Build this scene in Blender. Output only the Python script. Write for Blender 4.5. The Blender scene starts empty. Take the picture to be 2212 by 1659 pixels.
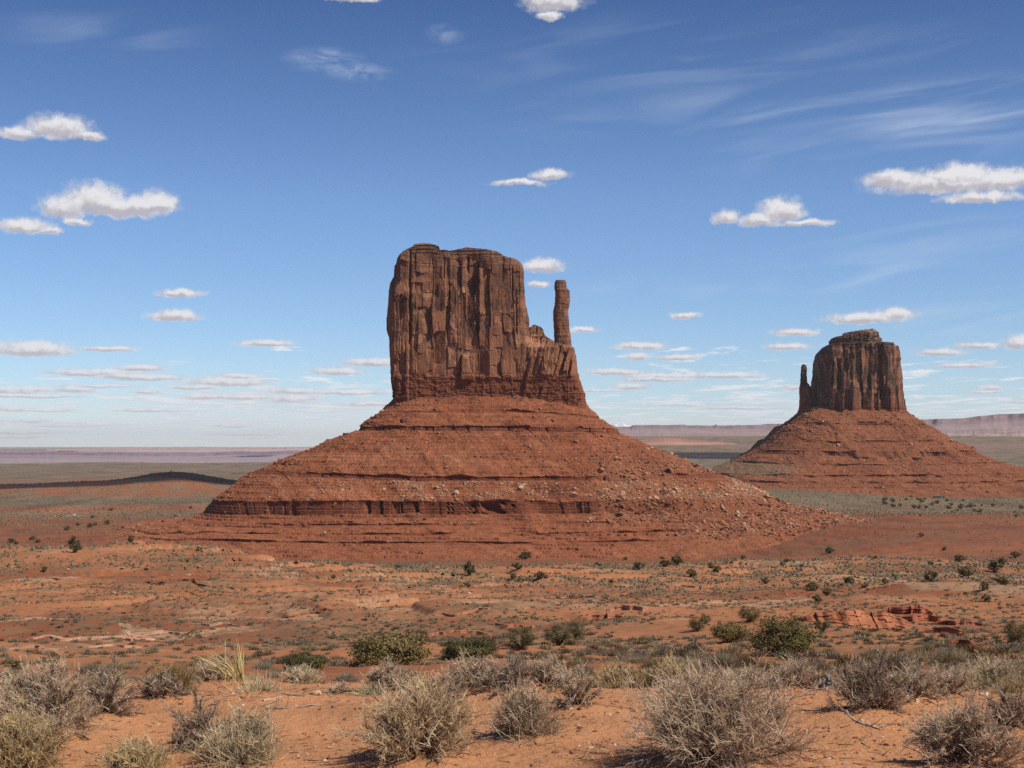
import bpy, math, random
import numpy as np

# ------------------------------------------------------------------ camera, sun, sky, exposure
S = bpy.context.scene
COL = S.collection
F, CU, HV = 3403.0, 1106.0, 962.0           # focal length / centre / eye level, in units of 1/2212 picture width
cam_d = bpy.data.cameras.new('camera'); cam = bpy.data.objects.new('camera', cam_d); COL.objects.link(cam)
cam.location = (0, 0, 0); cam.rotation_euler = (math.radians(90), 0, 0)
cam_d.sensor_width = 36.0; cam_d.lens = 36.0 * F / 2212.0; cam_d.shift_y = (HV - 829.5) / 2212.0
cam_d.clip_start = 0.1; cam_d.clip_end = 200000
S.camera = cam
SUN_EL, SUN_BACK = math.radians(48), math.radians(27)     # sun on the right, a little behind the camera
sun_dir = np.array([math.cos(SUN_EL) * math.cos(SUN_BACK), -math.cos(SUN_EL) * math.sin(SUN_BACK), math.sin(SUN_EL)])
sl = bpy.data.lights.new('sun', 'SUN'); sl.energy = 5.0; sl.angle = math.radians(0.5); sl.color = (1.0, 0.925, 0.79)
so = bpy.data.objects.new('sun', sl); COL.objects.link(so)
so.rotation_euler = (math.radians(90) - SUN_EL, 0, math.radians(90) - SUN_BACK)
S.view_settings.view_transform = 'Standard'; S.view_settings.look = 'None'
S.view_settings.exposure = 0.0; S.view_settings.gamma = 1.0; S.view_settings.use_curve_mapping = False
S.cycles.use_denoising = False
S.cycles.max_bounces = 6; S.cycles.diffuse_bounces = 2; S.cycles.volume_bounces = 1; S.cycles.transparent_max_bounces = 8
S.cycles.use_adaptive_sampling = True; S.cycles.adaptive_threshold = 0.006

SKY_STRENGTH = 0.09
class NT:
    """small helper for building node trees"""
    def __init__(self, tree): self.t = tree; self.n = tree.nodes; self.l = tree.links
    def new(self, typ, **kw):
        nd = self.n.new(typ)
        for k, v in kw.items(): setattr(nd, k, v)
        return nd
    def put(self, sock, v):
        if hasattr(v, 'links') or hasattr(v, 'is_output'): self.l.new(v, sock)
        else: sock.default_value = v
    def math(self, op, a, b=0.0, c=0.0, clamp=False):
        nd = self.new('ShaderNodeMath', operation=op, use_clamp=clamp)
        self.put(nd.inputs[0], a); self.put(nd.inputs[1], b)
        if op in ('MULTIPLY_ADD', 'SMOOTH_MIN', 'COMPARE'): self.put(nd.inputs[2], c)
        return nd.outputs[0]
    def vec(self, op, a, b=(0, 0, 0), c=(0, 0, 0)):
        nd = self.new('ShaderNodeVectorMath', operation=op)
        self.put(nd.inputs[0], a)
        if op not in ('LENGTH', 'NORMALIZE'): self.put(nd.inputs[1], b)
        if op == 'MULTIPLY_ADD': self.put(nd.inputs[2], c)
        return nd.outputs['Value'] if op in ('LENGTH', 'DOT_PRODUCT') else nd.outputs['Vector']
    def noise(self, vec, scale, detail=4.0, rough=0.55, dist=0.0, color=False, dim='3D'):
        nd = self.new('ShaderNodeTexNoise', noise_dimensions=dim)
        self.put(nd.inputs['Vector'], vec); nd.inputs['Scale'].default_value = scale
        nd.inputs['Detail'].default_value = detail; nd.inputs['Roughness'].default_value = rough
        nd.inputs['Distortion'].default_value = dist
        return nd.outputs['Color' if color else 'Fac']
    def range(self, v, a, b, c=0.0, d=1.0, smooth=True):
        nd = self.new('ShaderNodeMapRange', interpolation_type='SMOOTHSTEP' if smooth else 'LINEAR')
        self.put(nd.inputs[0], v); nd.inputs[1].default_value = a; nd.inputs[2].default_value = b
        nd.inputs[3].default_value = c; nd.inputs[4].default_value = d
        return nd.outputs[0]
    def mix(self, f, a, b, mode='MIX'):
        nd = self.new('ShaderNodeMix', data_type='RGBA', blend_type=mode)
        self.put(nd.inputs[0], f); self.put(nd.inputs[6], a); self.put(nd.inputs[7], b)
        return nd.outputs[2]
    def comb(self, x, y, z=0.0):
        nd = self.new('ShaderNodeCombineXYZ')
        for i, v in enumerate((x, y, z)): self.put(nd.inputs[i], v)
        return nd.outputs[0]

def az_el(u, v):
    a = math.atan((u - CU) / F); e = math.atan((HV - v) / F * math.cos(a))
    return a * F, e * F

# cumulus lobes: u, v, half width, half height (in photo units, turned into azimuth / elevation)
LOBES = [
 (128,280,62,24),(40,291,42,13),(188,295,30,8),
 (205,437,66,31),(262,452,90,22),(342,444,44,24),(140,452,48,24),(168,481,28,8),(300,447,40,20),
 (50,491,58,16),(108,499,26,8),
 (1195,4,62,28),(1186,36,28,10),(755,-4,60,8),
 (1188,378,42,11),(1118,395,58,7),
 (1687,460,46,25),(1640,479,40,14),(1738,483,58,7),(1570,474,27,15),
 (1925,391,55,17),(2060,398,150,24),(2075,379,70,20),(2170,392,60,24),(2120,428,78,13),
 (1173,578,44,15),(1165,617,25,6),(390,635,52,9),(378,685,54,12),(575,743,60,8),
 (70,758,85,17),(235,755,62,6),(1870,690,85,12),(1935,681,40,13),
 (1720,720,48,9),(1702,751,48,8),(1480,683,32,8),(1262,714,30,7),(1385,749,55,9),(1378,772,28,8),(1462,774,45,7),
 (305,797,55,8),(262,813,45,6),(490,826,90,12),(420,838,60,6),(730,804,56,10),(800,784,62,10),
 (2030,763,48,8),(2112,748,48,7),(2205,743,36,15),(2080,790,60,6),(40,842,70,8),(160,843,45,8),(640,846,60,8),(640,861,60,7),
 (440,858,40,8),(2140,838,24,7),(1330,805,70,8),(1420,820,80,8),(1560,812,90,7),(2060,560,0.1,0.1),
]
_lr = random.Random(4)
for _k in range(46):      # thin far cloud bars towards the horizon
    _v = 800 + 150 * _lr.random() ** .8; LOBES.append((_lr.uniform(-60, 860) if _k % 5 < 3 else _lr.uniform(1260, 2260), _v, _lr.uniform(26, 105), _lr.uniform(3.2, 7.5) * (1.25 - (_v - 800) / 260)))
def build_world():
    w = bpy.data.worlds.new('World'); S.world = w; w.use_nodes = True
    w.cycles.sampling_method = 'MANUAL'; w.cycles.sample_map_resolution = 256
    T = NT(w.node_tree); T.n.clear()
    out = T.new('ShaderNodeOutputWorld'); bg = T.new('ShaderNodeBackground'); bg.inputs[1].default_value = SKY_STRENGTH
    T.l.new(bg.outputs[0], out.inputs[0])
    sky = T.new('ShaderNodeTexSky', sky_type='NISHITA', sun_disc=False)
    sky.sun_elevation = SUN_EL; sky.sun_rotation = math.radians(90) + SUN_BACK
    sky.altitude = 1700; sky.air_density = 1.0; sky.dust_density = 0.4; sky.ozone_density = 3.0
    tc = T.new('ShaderNodeTexCoord')
    d = T.vec('NORMALIZE', tc.outputs['Generated'])
    sp = T.new('ShaderNodeSeparateXYZ'); T.l.new(d, sp.inputs[0])
    az = T.math('MULTIPLY', T.math('ARCTAN2', sp.outputs[0], sp.outputs[1]), F)
    el = T.math('MULTIPLY', T.math('ARCSINE', sp.outputs[2]), F)
    # clear-air colour: the sky texture with a deeper blue higher up, as a clear high desert sky has
    hsv = T.new('ShaderNodeHueSaturation'); T.l.new(sky.outputs[0], hsv.inputs['Color'])
    hsv.inputs['Saturation'].default_value = 1.15
    deep = T.new('ShaderNodeValToRGB'); cr = deep.color_ramp
    T.l.new(T.range(el, 0.0, 1100.0, smooth=False), deep.inputs[0])
    pts = [(0.0, (1.18, 1.30, 1.46)), (0.08, (1.10, 1.22, 1.44)), (0.217, (1.08, 1.17, 1.36)), (0.48, (1.12, 1.13, 1.28)), (0.68, (0.90, 0.92, 1.08)), (0.875, (0.62, 0.70, 0.91)), (1.0, (0.52, 0.60, 0.82))]
    while len(cr.elements) < len(pts): cr.elements.new(0.5)
    for e, (p, c) in zip(cr.elements, pts): e.position = p; e.color = (*c, 1)
    clear = T.mix(1.0, hsv.outputs[0], deep.outputs[0], 'MULTIPLY')
    P0 = T.comb(az, el)
    # domain warp so that cloud outlines billow
    wn = T.noise(P0, 1 / 34.0, 5.0, 0.62, color=True)
    warp = T.vec('MULTIPLY', T.vec('SUBTRACT', wn, (0.5, 0.5, 0.5)), (44.0, 26.0, 0.0))
    # low clouds are farther off: their billows are smaller
    far = T.range(el, 120.0, 520.0, 0.35, 1.0)
    sc = T.new('ShaderNodeVectorMath', operation='SCALE'); T.l.new(warp, sc.inputs[0]); T.l.new(far, sc.inputs['Scale'])
    P = T.vec('ADD', P0, sc.outputs[0])
    D = None; acc = None
    for (u, v, a, b) in LOBES:
        ca, ce = az_el(u, v)
        q = T.vec('MULTIPLY_ADD', P, (0.95 / a, 0.80 / b, 0.0), (-0.95 * ca / a, -0.80 * ce / b, 0.0))
        q = T.vec('MINIMUM', q, T.vec('MULTIPLY', q, (1.0, 1.7, 1.0)))
        L = T.math('SUBTRACT', 1.0, T.vec('LENGTH', q), clamp=False)
        wgt = T.math('MAXIMUM', L, 0.0)
        y = T.vec('DOT_PRODUCT', q, (0.22, 1.0, 0.0))
        acc = T.math('MULTIPLY', wgt, y) if acc is None else T.math('MULTIPLY_ADD', wgt, y, acc)
        D = L if D is None else T.math('MAXIMUM', D, L)
    n2 = T.noise(P, 1 / 20.0, 4.0, 0.6)
    dens = T.math('ADD', D, T.math('MULTIPLY_ADD', n2, 0.70, -0.30))
    a_c = T.range(dens, -0.30, 0.52)
    lit = T.range(T.math('ADD', T.math('MULTIPLY_ADD', acc, 1.5, 0.1), T.math('MULTIPLY_ADD', n2, 1.3, -0.65)), -0.30, 0.50)
    k = 1.0 / SKY_STRENGTH
    c_c = T.mix(lit, (0.50 * k, 0.47 * k, 0.51 * k, 1), (0.82 * k, 0.81 * k, 0.83 * k, 1))
    # sheet of small far cumulus towards the horizon: flat layer seen in perspective
    h = T.math('ADD', T.math('MAXIMUM', sp.outputs[2], 0.0), 0.012)
    lx = T.math('DIVIDE', sp.outputs[0], h); ly = T.math('DIVIDE', sp.outputs[1], h)
    PL = T.comb(T.math('MULTIPLY', lx, 2.6), T.math('MULTIPLY', ly, 1.0), 3.7)
    s1 = T.noise(PL, 0.62, 6.0, 0.66, 0.3)
    s2 = T.noise(PL, 0.10, 3.0, 0.5)
    cover = T.math('ADD', T.math('ADD', T.range(el, 240.0, 110.0, -0.20, 0.0, smooth=False), T.range(el, 330.0, 230.0, -0.5, 0.0, smooth=False)), T.range(el, 110.0, 20.0, 0.0, 0.035, smooth=False))
    band = T.math('ADD', T.math('ADD', s1, T.math('MULTIPLY_ADD', s2, 0.5, -0.25)), cover)
    a_b = T.math('MULTIPLY', T.range(band, 0.475, 0.585), T.range(el, 0.0, 45.0, 0.5, 0.95))
    c_b = T.mix(T.range(s1, 0.42, 0.68), (0.62 * k, 0.72 * k, 0.80 * k, 1), (0.86 * k, 0.88 * k, 0.90 * k, 1))
    # high thin streaks
    rot = T.new('ShaderNodeVectorRotate', rotation_type='Z_AXIS'); T.l.new(P0, rot.inputs[0]); rot.inputs['Angle'].default_value = math.radians(-7)
    st = T.noise(T.vec('MULTIPLY', rot.outputs[0], (1 / 480.0, 1 / 62.0, 0.0)), 1.0, 5.0, 0.50, 0.9)
    st2 = T.noise(T.vec('MULTIPLY', P0, (1 / 90.0, 1 / 42.0, 0.0)), 1.0, 5.0, 0.6, 1.4)
    def blob(u, v, a, b):
        ca, ce = az_el(u, v)
        q = T.vec('MULTIPLY_ADD', P0, (1.0 / a, 1.0 / b, 0.0), (-ca / a, -ce / b, 0.0))
        return T.range(T.vec('LENGTH', q), 1.0, 0.0)
    area = None
    for (u, v, a, b, g) in [(2080,245,420,110,.75),(1650,235,420,80,.55),(1500,120,800,120,.24),(1250,260,300,60,.2),(230,70,300,60,.30),
                            (1900,590,560,60,.5),(2100,690,300,50,.45),(2000,520,450,90,.35),(1500,620,380,40,.35),(1700,330,300,70,.3)]:
        bl = T.math('MULTIPLY', blob(u, v, a, b), g)
        area = bl if area is None else T.math('MAXIMUM', area, bl)
    a_s = T.math('MULTIPLY', T.range(st, 0.40, 0.72), area)
    wisp = T.math('MAXIMUM', T.math('MAXIMUM', blob(700, 130, 110, 34), blob(770, 155, 95, 26)), T.math('MULTIPLY', blob(960, 75, 60, 30), 0.5))
    a_w = T.math('MULTIPLY', T.math('MULTIPLY', T.range(st2, 0.33, 0.70), wisp), 0.75)
    hot = T.math('MULTIPLY', T.math('MULTIPLY', blob(2010, 240, 190, 22), T.range(st, 0.30, 0.62)), 0.42)
    a_s = T.math('MAXIMUM', T.math('MAXIMUM', a_s, a_w), hot)
    c1 = T.mix(T.math('MULTIPLY', a_s, 0.62), clear, (0.70 * k, 0.78 * k, 0.90 * k, 1))
    c2 = T.mix(a_b, c1, c_b)
    c3 = T.mix(T.math('MULTIPLY', a_c, T.range(el, 60.0, 260.0, 0.75, 0.97)), c2, c_c)
    T.l.new(c3, bg.inputs[0])
build_world()

# ------------------------------------------------------------------ numpy noise
_rs = np.random.RandomState(11)
_perm = np.concatenate([_rs.permutation(256)] * 3).astype(np.int32)
_g2 = np.stack([np.cos(np.arange(256) * 2.39996), np.sin(np.arange(256) * 2.39996)], 1).astype(np.float32)
_g3 = _rs.normal(size=(256, 3)); _g3 = (_g3 / np.linalg.norm(_g3, axis=1)[:, None]).astype(np.float32)
_fade = lambda t: t * t * t * (t * (t * 6 - 15) + 10)
def noise2(x, y, seed=0):
    x = np.asarray(x, np.float64) + seed * 17.31; y = np.asarray(y, np.float64) + seed * 9.77
    x, y = np.broadcast_arrays(x, y)
    xf = np.floor(x); yf = np.floor(y); fx = (x - xf).astype(np.float32); fy = (y - yf).astype(np.float32)
    xi = xf.astype(np.int64) & 255; yi = yf.astype(np.int64) & 255
    def g(ix, iy, dx, dy):
        k = _perm[_perm[ix] + iy] & 255
        return _g2[k, 0] * dx + _g2[k, 1] * dy
    u = _fade(fx); v = _fade(fy)
    x1 = (xi + 1) & 255; y1 = (yi + 1) & 255
    a = g(xi, yi, fx, fy); b = g(x1, yi, fx - 1, fy); c = g(xi, y1, fx, fy - 1); d = g(x1, y1, fx - 1, fy - 1)
    return 1.41 * ((a + (b - a) * u) * (1 - v) + (c + (d - c) * u) * v)
def noise3(x, y, z, seed=0):
    x, y, z = np.broadcast_arrays(np.asarray(x, np.float64) + seed * 13.7, np.asarray(y, np.float64) + seed * 5.3, np.asarray(z, np.float64) + seed * 7.9)
    xf = np.floor(x); yf = np.floor(y); zf = np.floor(z)
    fx = (x - xf).astype(np.float32); fy = (y - yf).astype(np.float32); fz = (z - zf).astype(np.float32)
    xi = xf.astype(np.int64) & 255; yi = yf.astype(np.int64) & 255; zi = zf.astype(np.int64) & 255
    u, v, w = _fade(fx), _fade(fy), _fade(fz)
    res = 0
    for i in (0, 1):
        wx = u if i else 1 - u; px = _perm[(xi + i) & 255]
        for j in (0, 1):
            wy = v if j else 1 - v; pxy = _perm[px + ((yi + j) & 255)] & 255
            for k in (0, 1):
                wz = w if k else 1 - w; g = _g3[_perm[pxy + ((zi + k) & 255)] & 255]
                res = res + wx * wy * wz * (g[..., 0] * (fx - i) + g[..., 1] * (fy - j) + g[..., 2] * (fz - k))
    return 1.5 * res
def fbm2(x, y, oct=4, seed=0, gain=0.5, lac=2.03):
    a, f, r, t = 1.0, 1.0, 0, 0
    for o in range(oct):
        r = r + a * noise2(np.asarray(x) * f, np.asarray(y) * f, seed + o * 3); t += a; a *= gain; f *= lac
    return r / t
def fbm3(x, y, z, oct=4, seed=0, gain=0.5, lac=2.03):
    a, f, r, t = 1.0, 1.0, 0, 0
    for o in range(oct):
        r = r + a * noise3(np.asarray(x) * f, np.asarray(y) * f, np.asarray(z) * f, seed + o * 3); t += a; a *= gain; f *= lac
    return r / t
def hash1(i, seed=0):
    i = np.asarray(i, np.int64)
    return (_perm[(_perm[(i + seed * 31) & 255] + (i >> 8)) & 255] & 255) / 255.0
def sstep(a, b, x):
    t = np.clip((np.asarray(x) - a) / (b - a), 0, 1); return t * t * (3 - 2 * t)
def at(u, v, d): return ((u - CU) / F * d, d, (HV - v) / F * d)
X = lambda u, d: (u - CU) / F * d
Z = lambda v, d: (HV - v) / F * d

# ------------------------------------------------------------------ mesh helpers
def mesh_np(name, V, faces, mat=None, parent=None, smooth=False, col=None, link=True):
    """faces: list of int arrays (n,3)/(n,4); col: per-vertex rgb"""
    V = np.ascontiguousarray(V, np.float32).reshape(-1, 3)
    if not isinstance(faces, (list, tuple)): faces = [faces]
    me = bpy.data.meshes.new(name)
    me.vertices.add(len(V)); me.vertices.foreach_set('co', V.ravel())
    idx = np.concatenate([f.ravel() for f in faces]).astype(np.int32)
    cnt = np.concatenate([np.full(len(f), f.shape[1], np.int32) for f in faces])
    me.loops.add(len(idx)); me.loops.foreach_set('vertex_index', idx)
    me.polygons.add(len(cnt)); st = np.zeros(len(cnt), np.int32); st[1:] = np.cumsum(cnt)[:-1]
    me.polygons.foreach_set('loop_start', st)
    me.update(calc_edges=True)
    me.polygons.foreach_set('use_smooth', np.full(len(cnt), bool(smooth)))
    if col is not None:
        at_ = me.color_attributes.new('tint', 'FLOAT_COLOR', 'POINT')
        ca = np.asarray(col, np.float32).reshape(len(V), -1); c4 = np.ones((len(V), 4), np.float32); c4[:, :ca.shape[1]] = ca
        at_.data.foreach_set('color', c4.ravel())
    if mat: me.materials.append(mat)
    o = bpy.data.objects.new(name, me)
    if link: COL.objects.link(o)
    if parent: o.parent = parent
    return o
def grid_faces(nr, nc, wrap=False):
    r = np.arange(nr - 1)[:, None]; c = np.arange(nc if wrap else nc - 1)[None, :]
    c1 = (c + 1) % nc
    a = r * nc + c; b = r * nc + c1; d = (r + 1) * nc + c; e = (r + 1) * nc + c1
    return np.stack([a, b, e, d], -1).reshape(-1, 4)
def tag(o, label=None, cat=None, group=None, kind=None):
    if label: o['label'] = label
    if cat: o['category'] = cat
    if group: o['group'] = group
    if kind: o['kind'] = kind
    return o
def thing(name, label, cat, loc=(0, 0, 0), group=None):
    o = bpy.data.objects.new(name, None); COL.objects.link(o); o.location = loc; o.empty_display_size = 0.2
    return tag(o, label, cat, group)
def local(V, loc): return np.asarray(V, np.float64) - np.asarray(loc, np.float64)

# ------------------------------------------------------------------ materials
def tint_mat(name, rough=0.95, var=0.35, scale=1.0, bump=0.0, bump_scale=4.0, stretch=(1, 1, 1), speck=None, veg=None, spec=0.1, transl=0.0):
    m = bpy.data.materials.new(name); m.use_nodes = True; T = NT(m.node_tree); T.n.clear()
    out = T.new('ShaderNodeOutputMaterial'); b = T.new('ShaderNodeBsdfPrincipled')
    b.inputs['Roughness'].default_value = rough; b.inputs['Specular IOR Level'].default_value = spec
    at_ = T.new('ShaderNodeAttribute', attribute_name='tint')
    geo = T.new('ShaderNodeNewGeometry')
    P = T.vec('MULTIPLY', geo.outputs['Position'], stretch)
    n = T.noise(P, scale, 6.0, 0.62)
    f = T.range(n, 0.25, 0.75, 0.87 * (1.0 - var), 0.87 * (1.0 + var), smooth=False)
    c = T.vec('MULTIPLY', at_.outputs['Color'], T.comb(f, f, f))
    if speck:
        s_scale, lo, hi, colr, amt = speck
        sn = T.noise(P, s_scale, 3.0, 0.6)
        c = T.mix(T.math('MULTIPLY', T.range(sn, lo, hi), amt), c, (*colr, 1))
    if veg:      # low plants too small to build: patches whose amount is stored with the ground
        v1 = T.noise(geo.outputs['Position'], 0.75, 4.0, 0.65); v2 = T.noise(geo.outputs['Position'], 0.06, 3.0, 0.5)
        a_v = T.range(T.math('MULTIPLY_ADD', v2, 0.35, v1), 0.655, 0.755)
        c = T.mix(T.math('MULTIPLY', a_v, at_.outputs['Alpha']), c, T.mix(T.noise(geo.outputs['Position'], 0.3, 2.0, 0.5), (*veg, 1), (veg[0] * 1.7, veg[1] * 1.5, veg[2] * 1.3, 1)))
    T.l.new(c, b.inputs['Base Color'])
    if bump:
        bn = T.noise(P, bump_scale, 6.0, 0.65)
        bp = T.new('ShaderNodeBump'); bp.inputs['Strength'].default_value = 1.0; bp.inputs['Distance'].default_value = bump
        T.l.new(bn, bp.inputs['Height']); T.l.new(bp.outputs[0], b.inputs['Normal'])
    if transl:
        tr = T.new('ShaderNodeBsdfTranslucent'); T.l.new(c, tr.inputs[0])
        mx = T.new('ShaderNodeMixShader'); mx.inputs[0].default_value = transl
        T.l.new(b.outputs[0], mx.inputs[1]); T.l.new(tr.outputs[0], mx.inputs[2]); T.l.new(mx.outputs[0], out.inputs[0])
    else: T.l.new(b.outputs[0], out.inputs[0])
    return m
M_CLIFF = tint_mat('cliff_sandstone', 0.9, 0.26, 0.30, 0.55, 0.45, (1, 1, 0.22))
M_TALUS = tint_mat('red_talus', 0.95, 0.36, 0.22, 0.8, 0.8, (1, 1, 1), (0.62, 0.60, 0.72, (0.42, 0.235, 0.15), 0.55))
M_ROCK = tint_mat('boulder_rock', 0.9, 0.25, 0.8, 0.1, 1.5)
M_GROUND = tint_mat('desert_ground', 0.97, 0.20, 1.3, 0.038, 14.0, (1, 1, 1), (60.0, 0.62, 0.70, (0.30, 0.11, 0.06), 0.5), veg=(0.115, 0.085, 0.055))
M_MESA = tint_mat('far_mesa', 0.95, 0.22, 0.006, 0, 1)

# ------------------------------------------------------------------ the ground
_GD = np.array([0.5, 8, 10.5, 13, 18, 30, 40, 57, 85, 140, 200, 300, 450, 700, 1000, 1250, 1600, 2100, 2800, 3300, 4200, 6000, 200000.])
_GZ = np.array([-1.6, -1.6, -1.66, -2.0, -2.9, -4.6, -5.75, -7.8, -11, -17, -21.6, -28.7, -38, -55, -76, -91, -94, -92.5, -85, -86, -93, -95, -95.])
_BUMPS = [  # x, y, height, sx, sy
    (X(250, 430), 430, 9.0, 62, 55), (X(60, 330), 330, 3.0, 60, 45), (X(-150, 500), 500, 8, 90, 70),
    (X(250, 2900), 2900, 15, 190, 180), (X(378, 2960), 2960, 20, 80, 140), (X(-40, 2950), 2950, 9, 240, 220), (X(520, 2980), 2980, 13, 130, 150),
    (X(1650, 140), 140, 2.0, 22, 18), (X(2120, 260), 260, 4.0, 40, 36), (X(1250, 520), 520, 3.5, 90, 50), (X(1950, 620), 620, 5.0, 120, 60),
    (X(760, 250), 250, 1.6, 30, 22), (X(1000, 175), 175, 1.5, 22, 14), (X(1350, 220), 220, 1.8, 25, 12), (X(500, 140), 140, -1.2, 20, 16),
    (X(1640, 2700), 2700, 12, 200, 230),
]
_HUMM = []   # sand mounds under the near shrubs: x, y, height, radius
def base_z(x, y):
    return np.interp(np.log(np.maximum(y, 0.5)), np.log(_GD), _GZ)
def ground_z(x, y, fine=True):
    x, y = np.broadcast_arrays(np.asarray(x, np.float64), np.asarray(y, np.float64))
    z = base_z(x, y)
    d = np.hypot(x, y) + 1e-3
    flat = 1.0 - 0.72 * sstep(1500, 2100, d)
    z = z + np.interp(d, [5000, 7000, 9500, 12000, 16000, 30000], [0, 30, 105, 165, 185, 185]) * sstep(-0.03, 0.07, x / d)
    rs = np.interp(d, [900, 1150, 1350, 1500, 1700, 1950, 2300], [0, 12, 22, 27, 22, 11, 0])
    z = z + rs * sstep(110, 330, x) + 0.75 * rs * (1 - sstep(-440, -190, x))
    for (bx, by, h, sx, sy) in _BUMPS:
        z = z + h * np.exp(-((x - bx) / sx) ** 2 - ((y - by) / sy) ** 2)
    def octave(z, i, L):
        w = sstep(2.2, 7.0, d / L) * (1 - sstep(600, 1500, d / L))
        return z + (0.018, 0.018, 0.026, 0.034, 0.042, 0.05, 0.05)[i] * L * w * flat * noise2(x / L, y / L, 40 + i)
    for i, L in enumerate((700, 260, 95, 36)): z = octave(z, i, L)
    # gullies cut into the slopes
    g = np.abs(noise2(x / 55.0 + 0.4 * noise2(x / 30., y / 30., 5), y / 80.0, 77))
    z = z - 1.3 * (1 - sstep(0.0, 0.42, g)) * sstep(90, 200, d) * (1 - sstep(700, 1200, d))
    # sandstone ledges: terraced slope
    m = sstep(55, 110, d) * (1 - sstep(900, 1250, d)) * sstep(-0.05, 0.18, noise2(x / 110., y / 70., 61) + 0.5 * noise2(x / 24., y / 20., 62))
    st = 0.85 + 1.3 * sstep(200, 600, d)
    hh = z + 0.55 * fbm2(x / 34., y / 26., 2, 63) * (1 + sstep(200, 600, d))
    fr = hh / st - np.floor(hh / st)
    ter = z + st * (sstep(0.42, 0.58, fr) - fr)
    z = z + (ter - z) * m * 0.88
    for i, L in ((4, 14), (5, 5.5), (6, 2.2)): z = octave(z, i, L)
    # near hummocks
    near = 1 - sstep(13, 22, d)
    z = z + near * (0.05 * noise2(x / 1.7, y / 1.7, 81) + 0.022 * noise2(x / 0.6, y / 0.6, 82) + 0.007 * noise2(x / 0.2, y / 0.16, 83))
    for (hx, hy, hh_, r) in _HUMM:
        z = z + hh_ * np.exp(-((x - hx) ** 2 + (y - hy) ** 2) / (r * r))
    return z
SAND, REDDIRT, PALE, ORANGE = map(np.array, ((0.55, 0.262, 0.126), (0.29, 0.098, 0.046), (0.52, 0.32, 0.195), (0.42, 0.176, 0.082)))
SCRUB, PINK, TAN = map(np.array, ((0.185, 0.142, 0.092), (0.42, 0.235, 0.19), (0.33, 0.195, 0.105)))
def lerp(a, b, t): t = np.asarray(t)[..., None]; return a * (1 - t) + b * t
def ground_col(x, y, z):
    d = np.hypot(x, y)
    n1 = fbm2(x / 160., y / 110., 6, 3); n2 = fbm2(x / 45., y / 32., 5, 9); n3 = fbm2(x / 9., y / 7., 4, 14)
    n4 = fbm2(x / 900., y / 420., 5, 21)
    c = lerp(np.broadcast_to(ORANGE, x.shape + (3,)), REDDIRT, sstep(-0.12, 0.22, n1 + 0.5 * n2 - 0.03 + 0.25 * sstep(500, 1000, d)))
    # pale slickrock showing along the ledges, following the height
    zc = z + 0.6 * n2
    bands = noise2(zc / 1.1, x / 220., 31) + 0.45 * n3
    c = lerp(c, PALE, 0.75 * sstep(0.16, 0.42, bands) * sstep(50, 110, d) * (1 - sstep(600, 1100, d)) * sstep(-0.2, 0.15, n1))
    c = lerp(c, TAN, 0.55 * sstep(0.05, 0.35, n2 + 0.4 * n3) * sstep(30, 70, d) * (1 - sstep(500, 900, d)))
    c = lerp(c, SAND, 1 - sstep(14, 30, d))
    c = lerp(c, np.array((0.285, 0.095, 0.046)), 0.85 * sstep(820, 1120, d + 500 * n1))
    # open plains: grey-green scrub with patches of bare red earth
    pl = sstep(1750, 2150, d + 260 * n4 - 90 * sstep(0, 600, x))
    sc = np.maximum(sstep(-0.32, 0.05, n4 + 0.35 * n1), sstep(1950, 2150, d + 80 * n1) * sstep(120, 350, x) * 0.9)
    plain = lerp(np.broadcast_to(REDDIRT * 1.15, x.shape + (3,)), SCRUB, np.maximum(sc, sstep(3600, 5200, d)))
    mot = fbm2(x / 70., y / 330., 6, 121) * 1.5; plain = plain * (1 + 0.55 * mot)[..., None]
    plain = lerp(plain, TAN * 0.8, 0.55 * sstep(0.12, 0.4, fbm2(x / 160., y / 420., 5, 125)))
    plain = lerp(plain, PINK * 0.72, sstep(0.02, 0.3, fbm2(x / 3000., y / 1400., 4, 51)) * sstep(5000, 8000, d) * 0.7)
    c = lerp(c, plain, pl)
    hill = np.exp(-((x - X(230, 2900)) / 460) ** 2 - ((y - 2880) / 250) ** 2)
    hn = fbm2(x / 60., y / 90., 5, 131); c = lerp(c, lerp(np.broadcast_to(REDDIRT * np.array((1.05, 1.2, 1.25)), x.shape + (3,)), SCRUB * 1.2, 0.75 * sstep(-0.05, 0.3, hn)), sstep(0.25, 0.5, hill + 0.25 * n1) * 0.9)
    be = np.hypot((x + 25) / 560., (y - 1480) / 420.); c = lerp(c, lerp(np.broadcast_to(RT, x.shape + (3,)), RD, sstep(-.1, .4, noise2(z / 1.3, x / 260., 78))), 0.9 * (1 - sstep(0.75, 1.15, be + 0.35 * n1)))
    eh = np.exp(-((x - X(1600, 2650)) / 230) ** 2 - ((y - 2650) / 260) ** 2)
    c = lerp(c, SCRUB * 1.05, sstep(0.2, 0.5, eh) * 0.45)
    # scrub seen as texture where single plants are too small to build
    dots = fbm2(x / 3.2, y / 4.6, 2, 91)
    c = lerp(c, SCRUB * 0.75, 0.6 * sstep(0.20, 0.36, dots + 0.22 * n2) * sstep(420, 800, d) * (1 - 0.6 * pl))
    vg = 0.75 * sstep(35, 80, d) * (1 - 0.5 * pl) * sstep(-0.35, 0.1, n1 + 0.6 * n2)
    return np.concatenate([c, vg[..., None]], -1)
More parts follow.
